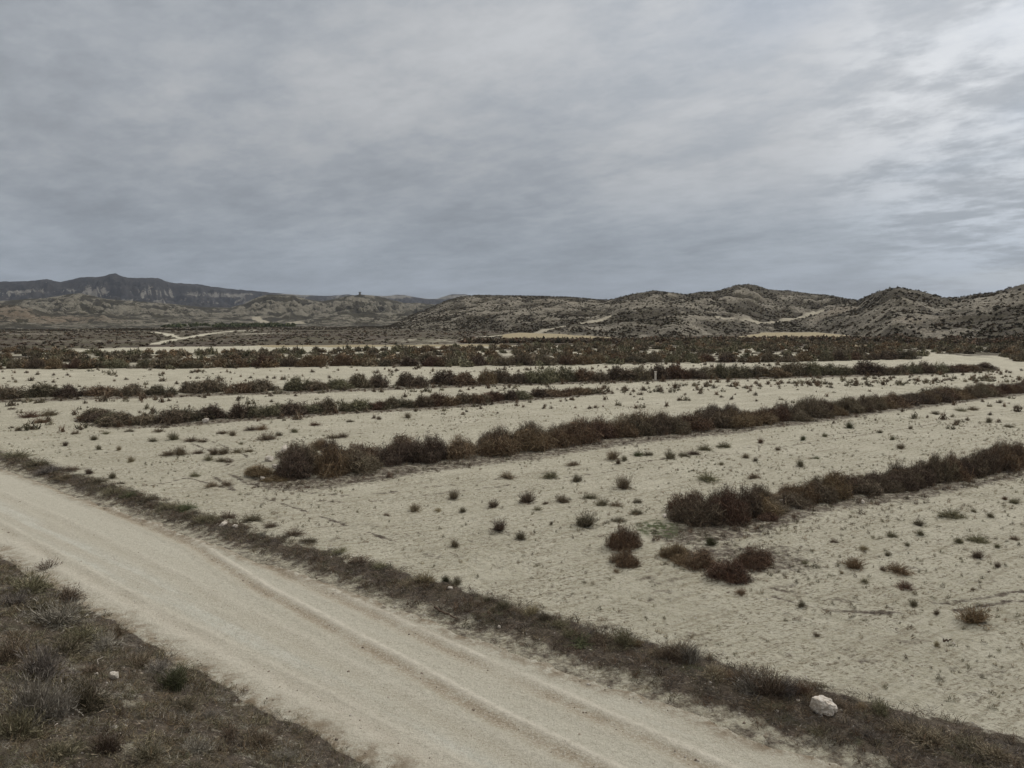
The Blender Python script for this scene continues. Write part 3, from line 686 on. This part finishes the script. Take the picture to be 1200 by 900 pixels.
for a in [(618.5, 590, 24, T, 0), (578, 595, 16, T, 0), (585, 624, 26, T, 0), (610, 633, 17, GG, 0), (659, 589, 18, T, 0), (640, 591, 10, T, 1), (630, 598, 13, GG, 1), (688, 619, 28, GG, 0), (691, 585, 20, GG, 1), (707, 592, 22, GG, 1), (722, 594, 20, ST, 1), (747, 590, 12, GG, 1),
 (676, 565, 15, GG, 0), (645, 561, 21, GG, 1), (594, 561, 20, ST, 1), (672, 546, 16, ST, 1), (719, 540, 20, ST, 0), (725, 544, 9, T, 0), (732, 540, 9, GG, 0), (748, 534, 14, GN, 1), (760, 534, 13, GG, 1), (785.6, 538, 18, GG, 0), (803, 535, 16, GG, 1), (813, 533, 14, T, 1), (827, 528, 18, GG, 1), (849, 525, 16, GG, 1),
 (875, 537, 10, ST, 0), (886, 541, 8, GG, 0), (846, 545, 9, GG, 1), (831, 564, 25, GG, 1), (885, 561, 18, ST, 1), (892, 520, 11, RU, 0), (646, 615, 6, GG, 0), (723, 671, 13, RU, 1), (726, 612, 19, GG, 1), (747, 603, 16, GG, 1), (803, 664, 26, RU, 1), (834.5, 640, 17, GN, 0),
 (870, 697, 18, RU, 1), (979, 636, 15, T, 1), (1003, 668, 25, RU, 0), (945, 661, 12, GG, 1), (1036, 670, 10, ST, 0), (1056, 673, 27, RU, 1), (1064, 691, 22, RU, 1), (1015, 683, 14, GG, 1), (1079, 617, 14, GG, 0), (1047, 630, 15, GG, 1), (1014, 645, 15, ST, 1), (1064, 640, 8, GG, 0), (1119, 608, 26, GG, 1), (1179, 586, 8, RU, 0), (1191, 591, 13, GG, 0),
 (1150, 636, 22, GG, 1), (1125, 637, 11, GG, 0), (1170, 642, 8, GG, 0), (1149, 655, 17, T, 0), (1171, 665, 11, T, 0), (1191, 633, 12, ST, 1), (1072, 711, 13, GG, 0), (1099, 720, 10, T, 0), (1141, 692, 6, T, 0), (941, 712, 11, GG, 0), (987, 673, 6, ST, 0), (1099, 758, 10, ST, 0), (958, 746, 9, T, 1), (1041, 652, 9, GG, 0), (1142, 601, 8, GG, 0), (1162, 607, 9, GG, 0), (1080, 628, 10, GG, 0),
 (939, 547, 13, GG, 0), (958, 538, 11, GN, 1), (942, 516, 9, GN, 0), (997, 502, 13, GN, 0), (1032, 508, 7, GG, 0), (1057, 526, 11, T, 0), (1047, 516, 9, GG, 0), (1098, 486, 12, GG, 1), (1128, 482, 13, GG, 1), (1143, 481, 13, T, 1), (1185, 501, 11, GG, 1), (967, 512, 8, GG, 0), (1068, 503, 8, T, 0), (1160, 495, 9, GG, 0), (912, 528, 8, ST, 0), (1010, 560, 8, ST, 0),
 (486, 600, 16, ST, 0), (531, 585, 18, T, 0), (542, 601, 10, GG, 0), (533, 642, 15, T, 0), (513, 600, 12, ST, 1), (452, 605, 10, ST, 1), (477, 490, 11, T, 0), (444, 492, 8, T, 0), (368, 499, 13, RU, 1), (344, 507, 9, GG, 0), (389, 514, 17, T, 1), (401, 513, 14, T, 1), (311, 516, 23, T, 1), (293, 505, 16, T, 1), (305, 504, 16, RU, 1), (272, 511, 10, T, 0), (410, 495, 9, GG, 1), (260, 509, 12, T, 1), (282, 521, 9, GG, 1),
 (30, 490, 24, RU, 1), (53, 488, 22, T, 1), (45, 496, 22, RU, 1), (86, 509, 10, T, 1), (109, 516, 9, GG, 0), (75, 523, 9, T, 0), (114, 527, 10, GG, 0), (138, 528, 10, ST, 0), (122, 509, 10, GG, 1), (201, 516, 15, GG, 0), (176, 518, 14, GG, 1), (222, 518, 16, T, 1), (235, 518, 14, T, 1), (197, 534, 18, T, 1), (210, 534, 18, T, 0), (230, 532, 13, T, 1), (249, 533, 15, T, 0), (261, 533, 14, T, 0), (277, 531, 13, T, 1), (290, 530, 13, T, 1),
 (243, 540, 18, GG, 1), (258, 541, 14, GG, 1), (267, 542, 12, T, 1), (152, 542, 11, ST, 0), (227, 559, 15, GG, 1), (246, 571, 18, ST, 1), (264, 570, 18, ST, 1), (20, 505, 8, T, 0), (185, 507, 12, T, 1), (150, 506, 9, GG, 1), (12, 480, 9, T, 1), (326, 511, 9, GG, 0)]:
    shrub(*a)
# shrubs too wide to be 'small': round brown bushes by the right-hand row
def clump(px, py, wpx, hpx, pal, label, sparse=True):
    p = at(px, py); w = wpx / F * p[1]; h = hpx / F * p[1]; put_bush(p[0], p[1] + w * .35, w, h, pal, label, 'round bushes out in the field', sparse=sparse)
clump(735, 647, 48, 38, 'rusty', 'upper and taller of the twin round brown bushes in the field')
clump(736, 665, 44, 26, 'rusty', 'lower and flatter of the twin round brown bushes in the field')
clump(828, 668, 62, 27, 'rusty', 'low rust-brown bush at the left of the patch before the right-hand row')
clump(866, 686, 72, 34, 'rusty', 'low rust-brown bush at the front of the patch before the right-hand row')
clump(893, 670, 58, 32, 'rusty', 'low brown bush at the right of the patch before the right-hand row')
clump(796, 658, 44, 24, 'rusty', 'thin brown bush left of the patch before the right-hand row')
clump(298, 561, 46, 15, 'rusty', 'sprawling low bush at the left foot of the rubble heap')
clump(318, 566, 40, 9, 'rusty', 'flat brown bush at the front foot of the rubble heap')
clump(352, 540, 42, 24, 'tamarisk', 'ragged bush on the back right of the rubble heap', False)
clump(372, 528, 44, 16, 'rusty', 'low bush behind the left end of the middle scrub row')
clump(905, 612, 40, 12, 'rusty', 'flat brown bush filling the gap in the right-hand row')
# far verge
V_ = dict(wh='verge', group='plants along the far verge of the road')
for a in [(14, 537, 32, GG, 1), (40, 547, 28, GG, 1), (54, 555, 26, GY, 1), (80, 552, 20, T, 1), (103, 556, 11, T, 0), (130, 561, 14, GG, 0), (141, 567, 10, GG, 1), (72, 564, 26, T, 1), (111, 567, 24, GG, 1), (129, 580, 30, GG, 1), (148, 584, 26, GN, 1), (170, 589, 28, GG, 1), (193, 597, 26, GG, 1), (215, 600, 28, GN, 1), (238, 613, 28, GG, 1), (264, 608, 28, T, 1), (291, 612, 28, GG, 1), (315, 619, 24, T, 1), (342, 628, 28, T, 1), (360, 636, 20, GG, 1), (395, 650, 24, GG, 1), (420, 662, 26, T, 1),
 (445, 668, 24, GG, 1), (496, 685, 26, ST, 0), (475, 688, 24, T, 1), (535, 686, 17, GG, 0), (522, 682, 14, GN, 0), (571, 706, 10, GN, 2), (590, 716, 24, GG, 2), (605, 719, 26, T, 1), (622, 722, 24, ST, 0), (655, 737, 30, GG, 1), (640, 730, 20, GG, 2), (682, 757, 34, GN, 1), (668, 748, 22, GG, 2), (700, 755, 26, T, 1), (733, 760, 32, GG, 0), (747, 760, 18, RU, 0), (770, 770, 28, T, 1), (800, 774, 42, ST, 2), (812, 778, 34, GY, 2), (786, 775, 28, T, 0), (840, 795, 34, T, 1), (860, 800, 30, RU, 1),
 (888, 815, 46, GY, 0), (905, 820, 46, T, 0), (922, 818, 40, GY, 2), (875, 808, 34, T, 0), (940, 815, 24, RU, 0), (955, 822, 22, RU, 1), (985, 830, 26, T, 1), (1003, 836, 30, T, 1), (1035, 840, 30, GG, 0), (1012, 834, 20, RU, 1), (1065, 862, 42, T, 1), (1100, 875, 50, T, 1), (1140, 884, 44, GG, 1), (1170, 893, 44, T, 1), (1020, 866, 24, GY, 1), (960, 862, 22, GG, 1)]:
    shrub(*a, hs=(.8 if a[4] == 1 else 1), **V_)
# near bank
B_ = dict(wh='bank', group='plants on the near bank of the road', hs=1.15)
for a in [(27, 852, 52, GY, 0), (10, 868, 44, GG, 0), (90, 834, 46, GG, 0), (62, 842, 36, GY, 0), (54, 735, 50, GY, 1), (38, 722, 44, GG, 1), (69, 768, 40, GG, 1), (39, 798, 44, GY, 0), (6, 778, 34, T, 0), (198, 810, 32, GN, 2), (205, 800, 24, GN, 2), (114, 762, 36, GY, 1), (90, 752, 34, GG, 1), (120, 885, 28, T, 0), (165, 894, 40, GG, 1), (24, 698, 44, GG, 1), (8, 712, 36, GY, 1), (264, 864, 26, T, 1), (156, 783, 30, T, 1), (180, 790, 26, GY, 1), (210, 834, 28, GG, 1), (100, 790, 26, T, 1), (240, 845, 24, GY, 1), (300, 880, 34, T, 1), (225, 885, 34, GY, 1), (50, 672, 26, T, 1), (75, 705, 28, T, 1), (130, 745, 24, T, 1), (60, 890, 40, GG, 1), (330, 893, 24, GY, 1)]:
    shrub(a[0], a[1], a[2] * 1.3, a[3], a[4], **B_)

# ------------------------------------------------------------------ uncountable stuff: litter, weeds, gravel, hill scrub
def scatter(name, pts, arrays, smin, smax, label=None, mat=None, tm=1., zs=1.):
    """merge many small copies of low-count plants into one mesh"""
    V = []; C = []
    k = rng.integers(0, len(arrays), len(pts))
    for q in range(len(arrays)):
        P = pts[k == q]; n = len(P)
        if not n: continue
        A, c = arrays[q]; a = rng.uniform(0, 6.28, n); s = rng.uniform(smin, smax, n) if np.isscalar(smin) else smin[k == q]
        ca, sa = np.cos(a) * s, np.sin(a) * s
        X = A[None, :, 0] * ca[:, None] - A[None, :, 1] * sa[:, None] + P[:, 0:1]; Y = A[None, :, 0] * sa[:, None] + A[None, :, 1] * ca[:, None] + P[:, 1:2]; Z = A[None, :, 2] * (s * rng.uniform(.7, 1.15, n) * zs)[:, None] + P[:, 2:3]
        V.append(np.stack([X, Y, Z], -1).reshape(-1, 3)); C.append((c[None] * rng.uniform(.7, 1.3, (n, 1, 1)) * tm).reshape(-1, 3))
    V = np.concatenate(V); C = np.concatenate(C)
    m = plant_mesh(name, V, C, mat); o = link(name, m, kind='stuff')
    if label: o['label'] = label
    return o
def uv_pts(n, u0, u1, v0, v1, keep=None, p=1.):
    u = rng.uniform(u0, u1, n); v = rng.uniform(v0, v1, n); x = u * D_[0] + v * N_[0]; y = u * D_[1] + v * N_[1]
    ok = (y > 6) & (np.abs(x) < .80 * y + 2)
    if keep is not None: ok &= rng.random(n) < keep(x, y, u, v)
    x, y = x[ok], y[ok]; return np.c_[x, y, terrain(x, y) - .004]
def small(seed, n, pal, wd, kind):
    if kind == 'mat':
        g = np.random.default_rng(seed); a = g.uniform(0, 6.28, n); b = np.c_[g.uniform(-.5, .5, (n, 2)), g.uniform(0, .08, n)]
        d = unit(np.c_[np.cos(a), np.sin(a), g.uniform(-.05, .7, n)]); return blades(b, d, g.uniform(.15, .5, n), wd * g.uniform(.6, 1.4, n), g), tints(n, pal, g)
    if kind == 'tuft': return tuft_arrays(seed, n // 2, pal, wd)
    A, c = bush_arrays(seed, n, pal, wd * 2, (.3, .8), 3, .6); return A * np.array([.5, .5, .6]), c
mats_dark = [small(800 + i, 40, p, .022, 'mat') for i, p in enumerate((T, RU, GY, T, GY, ST, GG))]
mats_dark2 = [small(820 + i, 34, p, .03, 'tuft') for i, p in enumerate((T, RU, GY, ST, GG))]
def kv(x, y, u, v):
    hi = np.interp(u, [-45, -20, -8, -2, 4, 12], [13.9, 14.0, 14.5, 15.0, 15.5, 15.8]); return ss(12.6, 13.3, v) * (1 - ss(-.3, .5, v - hi)) * (.35 + .65 * ss(-.2, .25, fbm(x / .8, y / .8, 3, 91)))
scatter('dry_verge_grass', np.r_[uv_pts(22000, -44, 9, 12.6, 16.4, kv)], mats_dark + mats_dark2, .14, .42, 'dry brown grass and litter matting the far verge')
def kb(x, y, u, v): return (1 - ss(7.2, 8.0, v)) * (.25 + .75 * ss(-.15, .2, fbm(x / .7, y / .7, 3, 92)))
scatter('dry_bank_grass', uv_pts(30000, -30, 2, 1.2, 8.0, kb), mats_dark + mats_dark2, .10, .40, 'dry brown and dull green grass matting the near bank')
# thin weeds over the fields
weeds = [small(840 + i, 40, p, .03, 'shrub') for i, p in enumerate((T, GG, GG, ST, RU, GG))]
def polar_pts(n, r0, r1, dens):
    t = np.radians(rng.uniform(-38, 38, n)); r = np.sqrt(rng.uniform(r0 ** 2, r1 ** 2, n)); x = r * np.sin(t); y = r * np.cos(t)
    ok = rng.random(n) < dens(x, y, x * N_[0] + y * N_[1]); x, y = x[ok], y[ok]; return np.c_[x, y, terrain(x, y) - .004]
def dw(x, y, v):
    d = (v > 15) * (.12 + .25 * (x > 8) * (y < 40) + .5 * ss(.0, .5, fbm(x / 6, y / 6, 3, 93)) + .5 * ss(10, 45, x) * (y < 60))
    c = at_c[0]; return np.clip(d + .9 * (np.hypot((x - c[0]) / 3, (y - c[1]) / 2.2) < 1), 0, 1)
p1 = polar_pts(20000, 16, 62, dw); scatter('field_weeds', p1, weeds, .08, .30, 'thin dry weeds and seedlings scattered over the pale fields')
weeds2 = [small(860 + i, 60, p, .05, 'shrub') for i, p in enumerate((T, GG, RU, T))]
rowl = lambda x, y: np.minimum(line_d(ROW['C'], x, y), line_d(ROW['D'], x, y))
def dw2(x, y, v):
    ends = line_d(world_poly([(715, 460), (800, 455), (900, 452), (1000, 450), (1080, 448), (1195, 444)]), x, y)
    return np.clip(.10 + .30 * ss(.1, .5, fbm(x / 12, y / 8, 3, 94)) + .75 * (ends < 3.2) + .22 * (rowl(x, y) < 5), 0, 1)
p2 = polar_pts(7500, 55, 128, dw2); scatter('distant_field_weeds', p2, weeds2, rng.uniform(.25, 1.6, len(p2)) * (.5 + .5 * rng.random(len(p2))), 0, 'low brown weeds on the pale strips between the far scrub rows')
fr = [small(880 + i, 34, p, .03, 'tuft') for i, p in enumerate((RU, ST, T, GY))] + [small(890 + i, 60, p, .022, 'shrub') for i, p in enumerate((RU, T, GG))]
def dfr(x, y, v): return np.clip(1.0 * np.exp(-(np.minimum(line_d(ROW['A'] - [0, .5], x, y), line_d(ROW['B'] - [0, .4], x, y)) / .9) ** 2) + .8 * (np.minimum(line_d(ROW['C'], x, y), line_d(ROW['D'], x, y)) < 1.4), 0, 1) * ss(-.3, .2, fbm(x / 1.5, y / 1.5, 3, 98))
pf = polar_pts(60000, 20, 110, dfr); scatter('row_foot_grass', pf, fr, .18, .55, 'dry grass and low weeds fringing the feet of the scrub rows')
# belt E behind its front, plain scrub and hill scrub
blob = [(lambda a: (a[0], a[1]))(bush_arrays(900 + i, 260, p, .13, (.18, .4), 6)) for i, p in enumerate((T, GG, T, RU))]
blob2 = [bush_arrays(920 + i, 26, p, .50, (.35, .65), 3, .1) for i, p in enumerate((T, GG, T, RU))]
pe = polar_pts(11000, 100, 300, lambda x, y, v: in_poly(BAND_E, x, y) * .42)
scatter('scrub_belt', pe, blob, rng.uniform(.7, 1.9, len(pe)), 0, 'dense dark scrub belt behind its front bushes')
def dplain(x, y, v):
    cov, sc, tan, gr, trk = masks(x, y); z, wh, tt, gu = terrain(x, y, True)
    return (wh == 0) * np.clip(sc * 1.2 - .45, 0, 1) * .75
pp = polar_pts(26000, 185, 620, dplain); scatter('plain_scrub', pp, blob2, rng.uniform(.3, 1.15, len(pp)), 0, 'low brown scrub over the plain before the hills', tm=.75, zs=.7)
# dark hedge line at the foot of the hills
hl = world_poly([(560, 401.5), (600, 401.5), (760, 401), (860, 399.5), (1010, 399), (1120, 402.5), (1290, 402)])
def dh(x, y, v): return (line_d(hl, x, y) < 4.5) * .95
ph = polar_pts(60000, 200, 290, dh); scatter('hedge_scrub', ph, blob2, rng.uniform(.9, 1.9, len(ph)), 0, 'continuous dark line of scrub at the foot of the hills')
def dhill(x, y, v):
    z, wh, tt, gu = terrain(x, y, True); cov, sc, tan, gr, trk = masks(x, y)
    return (wh == 1) * (trk < .1) * np.clip(.16 + .75 * ss(-.05, .4, fbm(x / 20, y / 20, 4, 95)) + .6 * ss(.66, .52, gu), 0, 1)
pq = polar_pts(110000, 215, 760, dhill); scatter('hill_scrub', pq, blob2, rng.uniform(.25, 1.1, len(pq)), 0, 'small dark shrubs dotted over the pale marl slopes', tm=.42)
# green pines on the far plain
gp = world_poly([(190, 383.5), (240, 383.5), (345, 383), (345, 381), (300, 380.6), (220, 381)])
pin = [bush_arrays(940 + i, 120, 'green', .4, (.3, .6), 4) for i in range(3)]
pg = polar_pts(60000, 480, 900, lambda x, y, v: in_poly(gp, x, y) * .16); scatter('pine_wood', pg, pin, rng.uniform(1.4, 3.2, len(pg)), 0, 'dark green strip of young pines far across the plain at left')
# gravel
def gravel(name, pts, s0, s1, label):
    base = np.array([(1, 0, 0), (-1, 0, 0), (0, 1, 0), (0, -1, 0), (0, 0, .7), (0, 0, -.7)], float); fc = np.array([(0, 2, 4), (2, 1, 4), (1, 3, 4), (3, 0, 4), (2, 0, 5), (1, 2, 5), (3, 1, 5), (0, 3, 5)])
    n = len(pts); s = rng.uniform(s0, s1, n); s = s * np.where(rng.random(n) < .08, 1.9, 1); Vv = base[None] * s[:, None, None] * rng.uniform(.6, 1.3, (n, 6, 1)); a = rng.uniform(0, 6.28, n)
    X = Vv[..., 0] * np.cos(a)[:, None] - Vv[..., 1] * np.sin(a)[:, None] + pts[:, 0:1]; Y = Vv[..., 0] * np.sin(a)[:, None] + Vv[..., 1] * np.cos(a)[:, None] + pts[:, 1:2]; Z = Vv[..., 2] + pts[:, 2:3]
    V = np.stack([X, Y, Z], -1).reshape(-1, 3); Fc = (fc[None] + np.arange(n)[:, None, None] * 6).reshape(-1, 3)
    m = mesh_np(name, V, Fc, 3); c = np.array([(.42, .385, .32), (.33, .29, .22), (.55, .52, .46), (.24, .20, .155)])[rng.integers(0, 4, n)]
    cattr(m, 'tint', np.repeat(c, 6, 0)); m.materials.append(MP); link(name, m, kind='stuff', label=label)
gravel('gravel', np.r_[uv_pts(5000, -40, 8, 12.3, 15.6, lambda x, y, u, v: .8 * (1 - ss(13, 15.6, v) * .6)), uv_pts(3500, -26, 2, 1.2, 7.8), uv_pts(5000, -40, 9, 7.7, 12.5) + np.array([0, 0, .10]), polar_pts(8000, 14, 45, lambda x, y, v: (v > 14.5) * .8)], .010, .028, 'small pale stones strewn over road edges and soil')

# ------------------------------------------------------------------ haze
def haze():
    import bmesh
    bm = bmesh.new(); bmesh.ops.create_cube(bm, size=1)
    for v in bm.verts: v.co = (v.co.x * 19000, v.co.y * 19000, (v.co.z + .5) * 420 - 6)
    m = bpy.data.meshes.new('haze'); bm.to_mesh(m); bm.free()
    mt = bpy.data.materials.new('haze_air'); mt.use_nodes = True; t = mt.node_tree; t.nodes.clear(); o = t.nodes.new('ShaderNodeOutputMaterial'); p = t.nodes.new('ShaderNodeVolumePrincipled')
    p.inputs['Color'].default_value = (.72, .82, 1, 1); p.inputs['Density'].default_value = .000042; p.inputs['Anisotropy'].default_value = .2; t.links.new(p.outputs[0], o.inputs['Volume']); m.materials.append(mt)
    link('haze', m, kind='stuff')
haze()

# ------------------------------------------------------------------ sky and light
SUN_EL, SUN_AZ = R(38), R(48)          # sun behind the cloud, ahead and to the right
def world():
    w = bpy.data.worlds.new('World'); S.world = w; w.use_nodes = True; t = w.node_tree; t.nodes.clear()
    N = t.nodes.new; Lk = t.links.new
    def M(op, a, b=None, c=None):
        o = N('ShaderNodeMath'); o.operation = op
        for i, v in enumerate((a, b, c)):
            if v is None: continue
            if isinstance(v, (int, float)): o.inputs[i].default_value = v
            else: Lk(v, o.inputs[i])
        return o.outputs[0]
    def RG(a, lo, hi, c=0., d=1., sm=True):
        o = N('ShaderNodeMapRange'); o.interpolation_type = 'SMOOTHSTEP' if sm else 'LINEAR'
        for i, v in enumerate((lo, hi, c, d)): o.inputs[i + 1].default_value = v
        Lk(a, o.inputs[0]); return o.outputs[0]
    def MX(f, a, b, bt='MIX'):
        o = N('ShaderNodeMix'); o.data_type = 'RGBA'; o.blend_type = bt
        for i, v in ((0, f), (6, a), (7, b)):
            if isinstance(v, (int, float)): o.inputs[i].default_value = v
            elif isinstance(v, tuple): o.inputs[i].default_value = (*v, 1)
            else: Lk(v, o.inputs[i])
        return o.outputs[2]
    sky = N('ShaderNodeTexSky'); sky.sky_type = 'NISHITA'; sky.sun_disc = False; sky.sun_elevation = SUN_EL; sky.sun_rotation = SUN_AZ; sky.altitude = 300
    tc = N('ShaderNodeTexCoord').outputs['Generated']
    sp = N('ShaderNodeSeparateXYZ'); Lk(tc, sp.inputs[0]); dz = M('MAXIMUM', sp.outputs[2], 0.)
    inv = M('DIVIDE', 1., M('ADD', dz, .18))
    cb = N('ShaderNodeCombineXYZ'); Lk(M('MULTIPLY', sp.outputs[0], inv), cb.inputs[0]); Lk(M('MULTIPLY', sp.outputs[1], inv), cb.inputs[1])
    def NZ(scale, det, rough, rot=0, sx=1, sy=1, off=0, dist=0.):
        m0 = N('ShaderNodeMapping'); m0.inputs['Rotation'].default_value = (0, 0, rot); Lk(cb.outputs[0], m0.inputs[0]); mp = N('ShaderNodeMapping'); mp.inputs['Scale'].default_value = (sx, sy, 1); mp.inputs['Location'].default_value = (off, off * .7, 0); Lk(m0.outputs[0], mp.inputs[0])
        n = N('ShaderNodeTexNoise'); n.inputs['Scale'].default_value = scale; n.inputs['Detail'].default_value = det; n.inputs['Roughness'].default_value = rough; n.inputs['Distortion'].default_value = dist; Lk(mp.outputs[0], n.inputs['Vector']); return n.outputs['Fac']
    big = NZ(.7, 3, .5, R(50), .8, 1.1, 3.1, .1); med = NZ(2.1, 6, .62, R(50), .85, 1.15, 4.7, .1); fine = NZ(8, 5, .65, R(30), .9, 1.2, 1.3, .1)
    br = M('ADD', M('ADD', M('MULTIPLY', RG(big, .34, .66), .38), M('MULTIPLY', RG(med, .32, .68), .38)), M('MULTIPLY', RG(fine, .36, .64), .16))
    sd = N('ShaderNodeVectorMath'); sd.operation = 'DOT_PRODUCT'; sd.inputs[1].default_value = (math.sin(SUN_AZ) * math.cos(SUN_EL), math.cos(SUN_AZ) * math.cos(SUN_EL), math.sin(SUN_EL)); Lk(tc, sd.inputs[0])
    glow = RG(sd.outputs['Value'], .55, 1.04)
    sb = N('ShaderNodeVectorMath'); sb.operation = 'DOT_PRODUCT'; sb.inputs[1].default_value = (math.sin(R(35)) * math.cos(R(13)), math.cos(R(35)) * math.cos(R(13)), math.sin(R(13))); Lk(tc, sb.inputs[0])
    brk = RG(sb.outputs['Value'], .965, 1.0)
    val = M('ADD', .225, M('MULTIPLY', br, .165)); val = M('MULTIPLY', val, M('ADD', 1., M('MULTIPLY', glow, .33)))
    val = M('MULTIPLY', val, RG(dz, .0, .36, .86, 1.20)); val = M('MULTIPLY', val, RG(dz, .40, .95, 1., 2.3))
    # break in the cloud towards the sun
    hole = M('MULTIPLY', brk, RG(M('ADD', med, M('MULTIPLY', fine, .3)), .56, .74)); val = M('ADD', val, M('MULTIPLY', hole, .15))
    tint = MX(RG(br, .25, .8), (.915, .975, 1.05), (.965, .99, 1.02)); tint = MX(RG(dz, .02, .22), (.86, .965, 1.10), tint)
    tint = MX(RG(dz, .42, .8), tint, (1.05, 1.0, .93)); sc = N('ShaderNodeVectorMath'); sc.operation = 'SCALE'; Lk(tint, sc.inputs[0]); Lk(M('MULTIPLY', val, 10.), sc.inputs['Scale'])
    out = MX(M('SUBTRACT', .97, M('MULTIPLY', M('MULTIPLY', RG(glow, .3, .9), RG(big, .56, .40)), .22)), sky.outputs[0], sc.outputs[0])
    bg = N('ShaderNodeBackground'); bg.inputs['Strength'].default_value = .1; Lk(out, bg.inputs[0]); o = N('ShaderNodeOutputWorld'); Lk(bg.outputs[0], o.inputs[0])
world()
sl = bpy.data.lights.new('sun', 'SUN'); sl.energy = 1.4; sl.angle = R(14); sl.color = (1, .95, .87)
so = bpy.data.objects.new('sun', sl); COL.objects.link(so)
from mathutils import Vector
so.rotation_euler = Vector((math.sin(SUN_AZ) * math.cos(SUN_EL), math.cos(SUN_AZ) * math.cos(SUN_EL), math.sin(SUN_EL))).to_track_quat('Z', 'Y').to_euler()
cd = bpy.data.cameras.new('camera'); cam = bpy.data.objects.new('camera', cd); COL.objects.link(cam); S.camera = cam
cd.sensor_width = 36; cd.lens = 36 * F / 1200; cd.clip_start = .1; cd.clip_end = 30000
cam.location = (0, 0, CAMH); cam.rotation_euler = (math.pi / 2 - PITCH, 0, 0)
S.view_settings.view_transform = 'Standard'; S.view_settings.look = 'None'; S.view_settings.exposure = 0.25; S.view_settings.gamma = 1
S.cycles.max_bounces = 4; S.cycles.diffuse_bounces = 3; S.cycles.volume_bounces = 0
